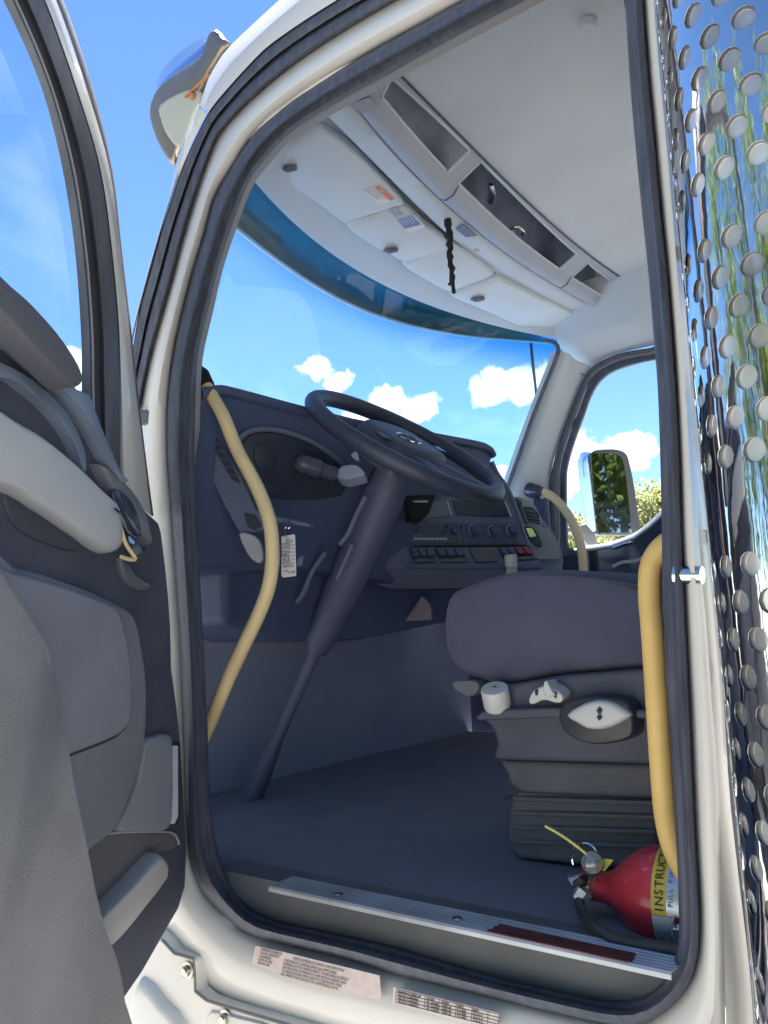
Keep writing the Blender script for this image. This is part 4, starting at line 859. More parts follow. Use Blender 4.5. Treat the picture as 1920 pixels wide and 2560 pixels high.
for k in range(5):
    a, b = LP.at(990, 2472+k*8.5, .002), LP.at(1250, 2537+k*8.5, .002); mb = MB(); mb.tube([a, b], .0004, 4); mb.build('table_line', inkg, l2)
for k, u in enumerate((990, 1062, 1098, 1140, 1180, 1220, 1248)):
    a, b = LP.at(u, 2472+(u-990)*.25, .002), LP.at(u-2, 2506+(u-990)*.25, .002); mb = MB(); mb.tube([a, b], .0004, 4); mb.build('table_line', inkg, l2)
for i, (u, s_) in enumerate(((994, 'MANUFACTURED BY'), (1066, 'GVWR'), (1102, 'GAWR'), (1142, 'TIRES'), (1182, 'RIMS'))):
    for k in range(4): text(s_ if k == 0 else ['TRUCK COMPANY', 'FR. GAWR', '12000 LB', '315 80R', '22.5 X 9'][i], LP.at(u, 2480+(u-990)*.25+k*8.5, .0025), dx, up, .0042, ink, l2)
# lower cab: cowl corner below the door with its bolts
CPn = Plane(onY(480, 2450, -.965), (0, 1, 0))
mb = MB(); mb.prism(CPn.pts([(380, 2330), (411, 2352), (436, 2380), (483, 2394), (489, 2400), (489, 2476), (516, 2498), (560, 2514), (725, 2560), (900, 2615), (900, 2900), (200, 2900), (200, 2450)]), (0, -.03, 0)); cwl = mb.build('cowl_corner', paint, truck, bevel=.006, seg=3)
mb = MB(); mb.tube(CPn.pts([(405, 2350), (436, 2384), (484, 2397), (487, 2440), (488, 2478), (516, 2501), (620, 2533), (760, 2575)], .0), .0024, 6); mb.build('panel_gap', mat('gap_shadow', (.26, .25, .235), .8), cwl)
mb = MB(); mb.pillow(CPn.pts(sm([(360, 2440), (420, 2500), (470, 2560), (500, 2700), (420, 2700), (330, 2560)], 2), .0), (0, 1, 0), .02, .3, .01); mb.build('hinge_cover', paint, cwl, ang=60)
mb = MB(); mb.pillow(CPn.pts(sm([(530, 2525), (600, 2540), (700, 2572), (700, 2640), (540, 2620), (520, 2560)], 2), .0), (0, 1, 0), .006, .12, .004); mb.build('step_plate', paint, cwl, ang=60)
for u, v in ((472, 2425), (566, 2545)):
    mb = MB(); mb.lathe(CPn.at(u, v, .001), (0, 1, 0), ((0, .014), (.003, .014), (.004, .009), (.010, .009), (.012, .006)), 12); mb.build('bolt', screw_m, cwl, ang=30)
# ---- grab handles at the opening
path = [(505, 945), (515, 964), (536, 1000), (559, 1042), (593, 1125), (636, 1205), (660, 1260), (675, 1310), (681, 1370), (679, 1425), (668, 1480), (646, 1537), (607, 1619), (567, 1706), (528, 1800), (505, 1850)]
mb = MB(); mb.tube(cat_rom([onY(u, v, -1.10) for u, v in path], 5), .0135, 14); gh = mb.build('grab_handle', yellow, truck)
mb = MB(); a, b = onY(494, 925, -1.10), onY(517, 968, -1.10); mb.tube([a, a.lerp(b, .3), b], [.013, .019, .017], 14); mb.build('handle_socket', cord_m, gh)
path = [(1690, 1345), (1668, 1358), (1648, 1376), (1631, 1404), (1624, 1440), (1624, 1500), (1629, 1557), (1640, 1715), (1650, 1872), (1660, 2003), (1668, 2060), (1682, 2115), (1705, 2165), (1720, 2185)]
mb = MB(); mb.tube(cat_rom([onY(u, v, -1.09) for u, v in path], 6), .0145, 16); mb.build('grab_handle', yellow2, truck)
# striker pin, edge clips
a, b = onY(1689, 1438, -.985), onY(1756, 1438, -.985)
mb = MB(); mb.tube([a, a.lerp(b, .12), a.lerp(b, .13), b], [.0135, .0135, .0105, .0105], 16); mb.build('striker_pin', chrome, truck, ang=30)
for (u0, v0), (u1, v1) in (((1692, 620), (1706, 655)), ((1758, 1325), (1774, 1362))):
    mb = MB(); mb.prism([onY(u, v, -.99) for u, v in ((u0, v0), (u1-2, v0), (u1, v1), (u0+1, v1))], (0, .008, 0)); mb.build('edge_clip', white_b, truck, bevel=.002)
# black stop on the front pillar
mb = MB(); mb.prism([onY(u, v, -.975) for u, v in ((345, 1022), (369, 1028), (368, 1060), (348, 1062))], (0, -.02, 0)); mb.build('hinge_stop', rubber, truck, bevel=.003)

# ---- the driver door, swung open on its front hinges
HG = Vector((1.235, -.975, 0)); ang = R_(70)
ddir = Vector((-math.cos(ang), math.sin(ang), 0)); dnn = Vector((-ddir.y, ddir.x, 0))
if dnn.dot(-HG) < 0: dnn = -dnn
DO = Plane(HG, dnn)
drr = thing('driver_door', HG+Vector((0, 0, ZO))-Vector(truck.location), '', 'x'); del drr['label'], drr['category']; drr.parent = truck; WL[drr.name] = HG+Vector((0, 0, ZO))
def dp(px, name, m_, off, th, bev=.004, seg=2, **k):
    mb = MB(); mb.prism(DO.pts(px, off), dnn*-th); return mb.build(name, m_, drr, bevel=bev, seg=seg, **k)
def dpil(px, name, m_, off, h, edge=.2, back=.02, ang=60):
    mb = MB(); mb.pillow(DO.pts(px, off), dnn, h, edge, back); return mb.build(name, m_, drr, ang=ang)
def dstrip(a, offs, n=60): return [strip2(a_, o) for a_, o in zip(a, offs)]
def strip2(a, off, n=50):
    p = cat_rom([DO.at(u, v, off) for u, v in a], 8); Ls = [0]
    for i in range(1, len(p)): Ls.append(Ls[-1]+(p[i]-p[i-1]).length)
    o = []; j = 0
    for k in range(n):
        t = Ls[-1]*k/(n-1)
        while j < len(Ls)-2 and Ls[j+1] < t: j += 1
        o.append(p[j].lerp(p[j+1], (t-Ls[j])/max(1e-9, Ls[j+1]-Ls[j])))
    return o
d_in = [(-160, -260), (-70, -130), (8, 0), (101, 211), (156, 422), (188, 633), (203, 844), (204, 968), (206, 1060), (208, 1200)]
d_fw = [(-30, -260), (45, -130), (110, 0), (186, 211), (249, 422), (279, 633), (294, 800), (298, 920), (301, 1060), (302, 1230)]
d_ow = [(0, -260), (75, -130), (140, 0), (213, 211), (274, 422), (302, 633), (324, 830), (340, 980), (358, 1120), (378, 1290)]
d_ed = [(20, -260), (92, -130), (158, 0), (230, 211), (281, 422), (306, 633), (330, 840), (346, 985), (362, 1120), (384, 1290)]
mb = MB(); mb.loft([strip2(d_in, -.03), strip2(d_in, .0), strip2(mix2(d_in, d_fw, .22), .012), strip2(mix2(d_in, d_fw, .26), .004), strip2(mix2(d_in, d_fw, .5), .0), strip2(mix2(d_in, d_fw, .6), .014), strip2(mix2(d_in, d_fw, .97), .016), strip2(d_fw, .006)])
mb.build('window_channel', frame_b, drr, ang=50)
mb = MB(); mb.tube(strip2(mix2(d_in, d_fw, .30), .008), .0022, 6); mb.build('channel_bead', lip, drr)
mb = MB(); mb.loft([strip2(d_fw, .006), strip2(mix2(d_fw, d_ow, .1), .012), strip2(mix2(d_fw, d_ow, .55), .012), strip2(mix2(d_fw, d_ow, .6), .008), strip2(d_ow, .006), strip2(d_ow, -.02)])
mb.build('door_frame', paint, drr, ang=50)
mb = MB(); mb.loft([strip2(d_ow, -.002), strip2(mix2(d_ow, d_ed, .5), -.004), strip2(d_ed, -.012), strip2(d_ed, -.05)]); mb.build('edge_seal', rubber, drr, ang=60)
# glass, reaching up and back out of sight
mb = MB(); g = [(8, 0), (101, 211), (156, 422), (188, 633), (205, 844), (206, 1000), (206, 1120), (0, 1050)]
q = DO.pts([(206, 1120)]+list(reversed([(u, v) for u, v in sm(d_in[:8], 4, False)])), -.015); far = [p for p in q]
back = [q[-1]+ddir*.62, q[0]+ddir*.9+Vector((0, 0, .02))]
mb.add(q+back, [tuple(range(len(q)+2))]); mb.build('door_window', d_glass, drr, smooth=False)
# upper frame rail over the glass and rear leg (out of the picture)
a = DO.at(-160, -260, .0); mb = MB(); mb.tube([a+Vector((0, 0, .03))-ddir*.02, a+ddir*.35+Vector((0, 0, .10)), a+ddir*.55+Vector((0, 0, .09)), a+ddir*.62+Vector((0, 0, -.1)), a+ddir*.64+Vector((0, 0, -.75))], .03, 8); mb.build('frame_rail', frame_b, drr)
# belt pad
dpil(sm([(-120, 600), (0, 707), (54, 754), (127, 834), (177, 906), (195, 946), (192, 964), (178, 969), (165, 966), (127, 932), (54, 856), (0, 794), (-120, 680)], 3), 'belt_pad', mat('belt_pad_dark', (.10,.105,.13), .75, bump=.5, bscale=300, sheen=.1), .07, .012, .12, .03)
# main panel
main = [(-150, 600), (0, 780), (100, 880), (160, 940), (195, 960), (205, 985), (231, 1047), (260, 1123), (300, 1206), (333, 1243), (362, 1268), (402, 1304), (409, 1333), (420, 1423), (427, 1496), (432, 1569), (434, 1670), (448, 1772), (457, 1859), (463, 1974), (472, 2119), (468, 2217), (451, 2275), (405, 2356), (359, 2437), (307, 2513), (289, 2560), (240, 2700), (-250, 2700), (-250, 1600)]
pts = DO.pts(main, .0); 
mb = MB(); mb.prism(DO.pts(main, .012), dnn*-.06); card = mb.build('door_panel', door_d, drr, bevel=.012, seg=3)
# grain band under the belt
band = [(-120, 760), (0, 815), (54, 862), (110, 920), (160, 975), (197, 990), (215, 1035), (245, 1110), (285, 1195), (300, 1212), (282, 1205), (250, 1150), (215, 1085), (170, 1020), (110, 960), (54, 905), (0, 860), (-120, 780)]
dpil(sm(band, 2), 'upper_roll', mat('door_grain', (.22,.28,.38), .45, bump=.6, bscale=300, var=.15, vscale=12), .02, .02, .06, .02)  # bluish colour carries the skylight on this band
band = [(-120, 870), (0, 915), (60, 950), (120, 1000), (160, 1050), (185, 1100), (200, 1145), (200, 1185), (188, 1170), (172, 1120), (140, 1065), (90, 1010), (40, 970), (0, 945), (-120, 920)]
dpil(sm(band, 2), 'lower_roll', mat('door_grain2', (.20,.25,.34), .5, bump=.5, bscale=300, var=.15, vscale=12), .018, .014, .06, .02)
# armrest
arm = [(-150, 960), (0, 1042), (72, 1083), (163, 1156), (235, 1225), (272, 1258), (284, 1275), (292, 1305), (294, 1340), (290, 1368), (276, 1380), (253, 1382), (217, 1362), (145, 1311), (72, 1264), (0, 1221), (-150, 1150)]
dpil(sm(arm, 3), 'armrest', arm_m, .02, .022, .22, .04)
dpil(sm([(8, 1235), (72, 1276), (145, 1324), (200, 1362), (190, 1378), (150, 1372), (90, 1350), (40, 1320), (14, 1280)], 2), 'grip_recess', mat('recess_dark', (.06,.065,.09), .7), .013, .004, .1, .004)
# release handle in its bezel
bz = dpil(sm([(232, 1160), (262, 1176), (310, 1222), (347, 1279), (362, 1330), (367, 1362), (352, 1352), (330, 1330), (300, 1295), (282, 1258), (262, 1215)], 2), 'handle_bezel', door_v, .02, .014, .12, .01)
hb = dpil(sm([(278, 1228), (300, 1226), (330, 1260), (345, 1300), (350, 1340), (330, 1330), (312, 1300), (290, 1268)], 2), 'handle_cup', gloss_b, .034, .003, .1, .003)
mb = MB(); mb.tube(cat_rom(DO.pts([(290, 1288), (303, 1325), (316, 1362), (338, 1396), (322, 1398), (303, 1392)], .036), 4), .0034, 8); dh = mb.build('release_handle', yellow, drr)
mb = MB(); mb.tube(cat_rom(DO.pts([(284, 1270), (305, 1290), (320, 1325), (350, 1360), (363, 1374)], .046), 4), .0022, 6); mb.build('chrome_trim', chrome, drr)
mb = MB(); mb.prism(DO.pts([(318, 1340), (328, 1338), (335, 1350), (332, 1364), (322, 1358)], .042), dnn*.003); mb.build('handle_plate', mat('steel_blue', (.20, .34, .50), .2, 1), drr, bevel=.001)
mb = MB(); mb.lathe(DO.at(340, 1372, .036), dnn, ((0, .010), (.006, .009), (.008, .004))); mb.build('lock_knob', dash_l, drr)
dpil(sm([(292, 1395), (312, 1412), (330, 1440), (365, 1462), (372, 1470), (350, 1478), (318, 1466), (300, 1440)], 2), 'lower_flange', mat('flange_dark', (.12,.13,.16), .5), .014, .008, .1, .006)
mb = MB(); mb.lathe(DO.at(364, 1462, .022), dnn, ((0, .004), (.003, .0035), (.004, .001))); mb.build('screw', chrome, drr)
# padded inserts
pad = [(-150, 1370), (0, 1412), (70, 1428), (131, 1449), (200, 1474), (273, 1507), (315, 1538), (335, 1620), (346, 1715), (343, 1846), (320, 1950), (283, 2045), (262, 2085), (157, 2165), (60, 2240), (-150, 2300)]
dpil(sm(pad, 3), 'panel_insert', door_g, .014, .022, .10, .01)
pad = [(-150, 1390), (0, 1424), (131, 1460), (200, 1484), (262, 1510), (283, 1524), (300, 1580), (309, 1625), (317, 1714), (314, 1800), (300, 1826), (275, 1843), (194, 1876), (100, 1906), (-150, 1960)]
dpil(sm(pad, 3), 'upper_pad', mat('door_pad', (.25,.26,.31), .68, bump=.5, bscale=420, var=.12, vscale=6), .036, .014, .10, .004)
mb = MB(); mb.tube(cat_rom(DO.pts([(283, 1520), (302, 1580), (312, 1625), (320, 1714), (317, 1803), (300, 1830), (275, 1847), (194, 1880), (100, 1910), (0, 1940)], .037), 5), .0025, 6); mb.build('stitching', mat('stitch_dark', (.05, .05, .06), .8), drr)
# courtesy lamp
dp([(425, 1858), (450, 1857), (451, 2045), (442, 2064), (421, 2064), (424, 2020)], 'lamp_bezel', gloss_b, .016, .004, .001)
dp([(430, 1864), (446, 1863), (447, 2040), (438, 2060), (428, 2060), (430, 2020)], 'courtesy_lamp', white_b, .021, .006, .002)
# paler satin pad standing in for sunlight on the toe of the panel
dpil(sm([(350, 1860), (375, 1840), (420, 1835), (424, 1900), (422, 2050), (400, 2078), (330, 2080), (280, 2078), (300, 2030), (335, 1950)], 2), 'sunlit_patch', mat('door_satin', (.26,.27,.31), .22, bump=.25, bscale=260), .016, .010, .15, .004)
# map pocket
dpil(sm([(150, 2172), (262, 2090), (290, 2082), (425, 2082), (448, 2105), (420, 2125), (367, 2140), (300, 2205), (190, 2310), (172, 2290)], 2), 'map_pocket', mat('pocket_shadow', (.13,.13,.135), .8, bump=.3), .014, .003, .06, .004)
mb = MB(); mb.tube(cat_rom(DO.pts([(268, 2084), (330, 2080), (425, 2081), (445, 2100), (447, 2112)], .02), 4), .002, 6); mb.build('pocket_lip', lip, drr)
dpil(sm([(362, 2136), (376, 2132), (388, 2142), (392, 2182), (330, 2262), (270, 2335), (232, 2372), (208, 2384), (192, 2368), (183, 2330), (196, 2306), (290, 2214)], 2), 'pocket_tray', mat('tray_grey', (.50,.48,.47), .3, bump=.2, bscale=200), .02, .03, .18, .01)
mb = MB(); mb.tube(cat_rom(DO.pts([(394, 2186), (330, 2270), (270, 2345), (235, 2378), (212, 2388)], .034), 4), .0022, 6); mb.build('tray_edge', white_p, drr)
# bulging outer wall of the pocket, nearest the camera
bul = [(-200, 1380), (0, 1505), (31, 1620), (55, 1720), (79, 1819), (105, 1966), (136, 2108), (162, 2239), (183, 2323), (204, 2384), (230, 2450), (250, 2560), (250, 2720), (-220, 2720)]
dpil(sm(bul, 3), 'pocket_bulge', mat('bulge_grey', (.27,.27,.28), .75, bump=.6, bscale=300, var=.15, vscale=8, sheen=.1), .03, .055, .16, .02)
# ---- exhaust guard
GR = .112; GC = Vector((.166, -.951, 0))
ex = thing('exhaust_stack', GC+Vector((0, 0, .4))-Vector(truck.location), '', 'x'); del ex['label'], ex['category']; ex.parent = truck; WL[ex.name] = GC+Vector((0, 0, .4))
NC = 40; cw = 2*math.pi*GR/NC; rh = .0360; hr = .0122
zpx = lambda y: onY(1790, y, -.86).z
zb = [(zpx(565), zpx(500)), (zpx(1350), zpx(1235)), (zpx(2420), zpx(2300))]
def cylp(s_, z, dr=0): a = s_/GR; return Vector((GC.x+(GR+dr)*math.cos(a), GC.y+(GR+dr)*math.sin(a), z))
z0 = zpx(2900); z1 = zpx(-400); nj = int((z1-z0)/rh)
zs0 = zpx(1417)-rh*round((zpx(1417)-z0)/rh)
mb = MB()
for j in range(0, nj):
    for i in range(NC):
        if (i+j) % 2: continue
        cz = zs0+j*rh; cs = i*cw
        corners = [(cw, 0), (0, rh), (-cw, 0), (0, -rh)]
        bd = []
        for k in range(4):
            (xa, ya), (xb, yb) = corners[k], corners[(k+1) % 4]
            for t in range(4): bd.append((xa+(xb-xa)*t/4, ya+(yb-ya)*t/4))
        solid = any(a-.012 < cz < b+.012 for a, b in zb)
        o = len(mb.v); R0 = [cylp(cs+x, cz+y) for x, y in bd]
        if solid:
            R1 = [cylp(cs+x*.5, cz+y*.5) for x, y in bd]; mb.v += R0+R1+[cylp(cs, cz)]
            for k in range(16):
                mb.f.append((o+k, o+(k+1) % 16, o+16+(k+1) % 16, o+16+k)); mb.f.append((o+16+k, o+16+(k+1) % 16, o+32))
            continue
        ang_ = [math.atan2(y, x) for x, y in bd]; rings = [R0]
        jit = 1+random.uniform(-.02, .02)
        for rr_, dr in ((hr*1.25, .0), (hr*1.08, .0), (hr, .0), (hr, -.0008)):
            rings.append([cylp(cs+rr_*jit*math.cos(a), cz+rr_*jit*math.sin(a), dr) for a in ang_])
        for r_ in rings: mb.v += r_
        for q in range(4):
            for k in range(16): mb.f.append((o+q*16+k, o+q*16+(k+1) % 16, o+(q+1)*16+(k+1) % 16, o+(q+1)*16+k))
gd = mb.build('perforated_guard', steel, ex, ang=50, weld=True)
mb = MB(); mb.lathe(GC+Vector((0, 0, z0)), (0, 0, 1), ((0, GR-.0036), (.6, GR-.0036), (1.3, GR-.0036), (z1-z0+.3, GR-.0036)), 40); mb.build('inner_pipe', pipe_m, ex, ang=60)

# ------------------------------------------------------------------ loose things in the cab
# fire extinguisher
EA = onY(1500, 2222, -1.15); EB = onY(1634, 2243, -1.15); eax = Vector((EB.x-EA.x, EB.y-EA.y-.0, EB.z-EA.z)).normalized()
eax = Vector((-1, -.06, .0)).normalized(); e0 = onY(1530, 2222, -1.15)
er = .066
fe = thing('fire_extinguisher', (e0.x-.2, e0.y, fz+ZO), 'red fire extinguisher lying on the cab floor beside the seat base', 'fire extinguisher')
mb = MB(); mb.lathe(e0, eax, ((-.042, .019), (-.02, .0195), (-.008, .021), (.004, .026), (.018, .040), (.034, .053), (.052, .062), (.072, er), (.165, er), (.18, er*.8)), 40); cy = mb.build('cylinder', red, fe, ang=60)
n1 = eax.cross(Vector((0, 0, 1))).normalized()
if n1.y < 0: n1 = -n1
def arc_band(h0, h1, a0, a1, dr, name, m_):
    mb = MB(); an = [a0+(a1-a0)*k/24 for k in range(25)]
    mb.loft([[e0+eax*h+(n1*math.cos(a)+Vector((0, 0, 1))*math.sin(a))*(er+dr) for a in an] for h in (h0, h1)]); return mb.build(name, m_, fe)
arc_band(.075, .094, -.04, 2.4, .0008, 'yellow_band', ylabel)
wlb = arc_band(.075, .104, -2.2, -.05, .0008, 'white_label', mat('label_silver', (.70, .70, .71), .4, var=.05))
arc_band(.094, .16, -.04, 2.4, .0007, 'silver_label', mat('label_sheen', (.62, .66, .74), .28, .5))
for k in range(5):
    a = -.16-k*.07; nrm = n1*math.cos(a)+Vector((0, 0, 1))*math.sin(a); tan = -n1*math.sin(a)+Vector((0, 0, 1))*math.cos(a)
    for q in range(4): text('INSPECT EVERY MONTH'[q*3:q*3+8-k % 3], e0+eax*(.0795+q*.0055)+(n1*math.cos(a-.42)+Vector((0, 0, 1))*math.sin(a-.42))*(er+.0016) if k == 0 else e0+eax*(.0795+q*.0055)+(n1*math.cos(a-.3*k)+Vector((0, 0, 1))*math.sin(a-.3*k))*(er+.0016), (-n1*math.sin(a-.3*k)+Vector((0, 0, 1))*math.cos(a-.3*k)), -eax, .0042, inkg, fe)
mb = MB(); mb.lathe(e0+eax*.110, eax, ((0, er+.002), (.003, er+.0035), (.022, er+.0035), (.025, er+.002)), 40); mb.build('clamp_band', mat('clamp_steel', (.66, .66, .68), .22, 1), fe, ang=30)
# lettering round the band: letters set one by one on the curve
n1 = eax.cross(Vector((0, 0, 1))).normalized()
if n1.y < 0: n1 = -n1
def band_text(s_, along, a0, step, size, m_):
    for i, ch in enumerate(s_):
        a = a0+i*step; nrm = n1*math.cos(a)+Vector((0, 0, 1))*math.sin(a); tan = -n1*math.sin(a)+Vector((0, 0, 1))*math.cos(a)
        if ch != ' ': text(ch, e0+eax*along+nrm*(er+.0022), tan, -eax, size, m_, fe, 'lettering', 'CENTER')
band_text('INSTRUCTIONS', .0905, .06, .15, .0155, ink)
band_text('PULL PIN', .1025, .16, .085, .0085, bluel)
mb = MB(); nrm = n1*.93+Vector((0, 0, 1))*-.36; nrm.normalize(); tan = eax.cross(nrm)
mb.box(e0+eax*.118+nrm*(er+.006), .03, .012, .034, (eax, nrm, tan)); mb.build('buckle', chrome, fe, bevel=.002)
mb = MB(); mb.box(e0+eax*.104+nrm*(er+.004), .004, .008, .05, (eax, nrm, tan)); mb.build('buckle_plate', alu, fe, bevel=.001)
va = onY(1478, 2200, -1.14)
mb = MB(); mb.tube([e0-eax*.035, e0-eax*.055, onY(1480, 2205, -1.15), onY(1462, 2232, -1.13)], [.012, .015, .014, .011], 12); mb.tube([onY(1466, 2214, -1.15), onY(1440, 2226, -1.13)], .008, 8); mb.build('valve', mat('valve_metal', (.66, .64, .62), .3, 1), fe, ang=40)
mb = MB(); mb.prism([onY(u, v, -1.12) for u, v in ((1428, 2206), (1446, 2192), (1462, 2205), (1448, 2222), (1434, 2222))], (0, -.02, 0)); mb.build('lever', mat('lever_dark', (.05, .05, .055), .4), fe, bevel=.002)
ff = [onY(1462, 2226, -1.12), onY(1447, 2250, -1.115)]
mb = MB(); mb.tube(ff, [.0125, .011], 6); mb.build('hose_fitting', mat('fitting_white', (.70, .70, .68), .35, .6), fe, ang=30)
gc = onY(1480, 2157, -1.11)
gn = (-gc).normalized()
mb = MB(); mb.lathe(gc, gn, ((-.018, .008), (-.010, .013), (-.004, .0155), (.004, .0155), (.006, .014))); ga = mb.build('gauge_body', mat('gauge_brass', (.60, .54, .50), .2, 1), fe, ang=40)
mb = MB(); mb.lathe(gc, gn, ((.0062, .0135), (.0066, .0135))); mb.build('gauge_face', mat('gauge_face', (.45, .42, .43), .35, var=.5, vscale=160), fe)
mb = MB(); mb.lathe(gc, gn, ((.0068, .0138), (.010, .011), (.013, .006), (.014, .001))); mb.build('gauge_lens', gauge_g, fe)
mb = MB(); mb.tube([onY(1480, 2182, -1.12), onY(1478, 2205, -1.14)], .007, 8); mb.build('gauge_stem', screw_m, fe)
hp = [(1448, 2248), (1450, 2268), (1458, 2286), (1472, 2304), (1495, 2324), (1530, 2342), (1580, 2356), (1640, 2366), (1705, 2374), (1760, 2380)]
mb = MB(); mb.tube(cat_rom([onY(u, v, -1.115+min(.085, .02*i)) for i, (u, v) in enumerate(hp)], 6), .0068, 12); mb.build('hose', hose_m, fe)
rg_ = [onY(1462+32*math.cos(a), 2146-38*math.sin(a), -1.13) for a in [R_(-5+k*11) for k in range(24)]]
mb = MB(); mb.tube(rg_[2:20], .0018, 6); mb.build('pull_ring', chrome, fe)
mb = MB(); mb.prism([onY(u, v, -1.12) for u, v in ((1508, 2146), (1533, 2150), (1512, 2178), (1500, 2174))], (0, -.0015, 0)); mb.build('inspection_tag', lime, fe, smooth=False)
zt = [onY(1363, 2065, -1.10), onY(1400, 2086, -1.10), onY(1440, 2114, -1.10), onY(1468, 2136, -1.105)]
mb = MB(); mb.tube(cat_rom(zt, 8), [.0016+.0006*(k % 2) for k in range(25)], 6); mb.build('seal_tie', ziptie, fe)
# key tag on its ring
KT = Plane(onY(722, 1380, -1.18), (-.55, .83, 0))
kt_ = thing('key_tag', KT.at(722, 1300)+Vector((0, 0, ZO)), 'white paper tag with handwriting hanging under the steering wheel', 'tag')
tg = sm([(704, 1342), (716, 1339), (735, 1336), (738, 1339), (741, 1436), (739, 1440), (708, 1444), (704, 1440)], 1)
mb = MB(); mb.prism(KT.pts(tg), KT.n*.0015); tgo = mb.build('tag_card', mat('tag_card', (.80, .78, .80), .6), kt_, smooth=False)
xd = KT.at(705, 1400)-KT.at(736, 1399); yd = Vector((0, 0, -1))
for i, (s_, v, u) in enumerate((('255070', 1412, 736), ('2027', 1402, 727), ('KW', 1394, 724), ('T880', 1385, 726), ('WHITE', 1376, 726), ('DAYCAB', 1367, 726), ('V3255', 1358, 727), ('070', 1350, 731))):
    text(s_, KT.at(u, v-1, .0022), xd, yd, .0088 if len(s_) < 6 else .0072, ink, kt_)
for v in (1360, 1369, 1378, 1387, 1396, 1405):
    mb = MB(); mb.prism(KT.pts([(729, v), (737, v-.3), (737, v+4), (729, v+4)], .0017), KT.n*.0004); mb.build('printed_field', pinkp, kt_, smooth=False)
mb = MB(); mb.prism(KT.pts([(710, 1427), (720, 1426), (720, 1429), (710, 1430)], .0017), KT.n*.0004); mb.build('printed_field', orange, kt_, smooth=False)
for q in ([(728, 1434), (738, 1426)], [(729, 1427), (738, 1433)]):
    mb = MB(); mb.tube(KT.pts(q, .0022), .0006, 4); mb.build('pen_mark', ink, kt_)
for u, v in ((720, 1347), (723, 1431)):
    mb = MB(); mb.lathe(KT.at(u, v, .0015), KT.n, ((0, .0014), (.0008, .0014)), 10); mb.build('punch_hole', ink, kt_)
mb = MB(); mb.tube(cat_rom(KT.pts([(721, 1301), (725, 1306), (726, 1313), (721, 1321), (716, 1318), (712, 1322), (711, 1332), (714, 1339), (716, 1342)], .003), 4), .0016, 6); mb.build('wire_loop', chrome, kt_)
# bottle with a white cap standing beyond the seat
bt = onY(1277, 1400, -1.95)
bo = thing('bottle', bt+Vector((0, 0, ZO-.25)), 'bottle with a white ribbed cap showing above the seat cushion', 'bottle')
mb = MB(); mb.lathe(bt, (0, 0, 1), ((-.018, .0165), (-.008, .0165), (-.0075, .0155), (-.005, .0155), (-.0045, .0165), (.012, .0165), (.014, .015)), 24); mb.build('cap', white_p, bo, ang=30)
mb = MB(); mb.lathe(bt, (0, 0, 1), ((-.24, .03), (-.08, .03), (-.05, .018), (-.018, .014)), 24); mb.build('bottle_body', mat('bottle_grey', (.5, .5, .5), .3), bo)
# things in the overhead pocket
def pk(u, v): return onZ(u, v, 1.082)
mb = MB(); mb.prism([pk(u, v) for u, v in ((1224, 467), (1236, 465), (1240, 490), (1233, 512), (1220, 510), (1226, 495))], (.006, 0, .012)); tagm(mb.build('metal_bracket', mat('bracket_steel', (.62, .62, .60), .25, 1), None, bevel=.002), 'shiny steel bracket stored in the middle overhead pocket', 'bracket')
mb = MB(); mb.tube(cat_rom([pk(u, v) for u, v in ((1272, 576), (1282, 570), (1298, 568), (1310, 578), (1306, 586))], 4), .005, 8); mb.tube([pk(1272, 576), pk(1282, 582)], .008, 8); tagm(mb.build('spring_clip', mat('clip_steel', (.66, .63, .58), .3, 1), None), 'small bent metal clip at the edge of the middle overhead pocket', 'clip')

# ------------------------------------------------------------------ outside
def setm(o, kind): o['kind'] = kind; return o
gm = mat('gravel', (.27, .26, .245), .95, bump=.8, bscale=30, var=.35, vscale=3)
mb = MB(); mb.add([Vector((x, y, -ZO)) for x, y in ((-900, -900), (900, -900), (900, 900), (-900, 900))], [(0, 1, 2, 3)]); setm(mb.build('ground', gm), 'structure')
bark = mat('bark', (.09, .065, .045), .9, bump=.8, bscale=30)
def leafmat(n, c, c2):
    m_ = mat(n, c, .55, var=.4, var2=c2, vscale=1.2); nt_ = m_.node_tree; b = nt_.nodes['Principled BSDF']
    tl = N(nt_, 'ShaderNodeBsdfTranslucent'); tl.inputs['Color'].default_value = (c[0]*2.2, c[1]*2.0, c[2]*1.2, 1)
    ms = N(nt_, 'ShaderNodeMixShader'); ms.inputs[0].default_value = .35; out_ = nt_.nodes['Material Output']
    nt_.links.new(b.outputs[0], ms.inputs[1]); nt_.links.new(tl.outputs[0], ms.inputs[2]); nt_.links.new(ms.outputs[0], out_.inputs[0]); return m_
lf1 = leafmat('leaf_hazed', (.25, .28, .17), (.15, .19, .11)); lf2 = leafmat('leaf_dark', (.085, .13, .03), (.035, .06, .018))  # paler leaf carries distance haze and backlight in its colour
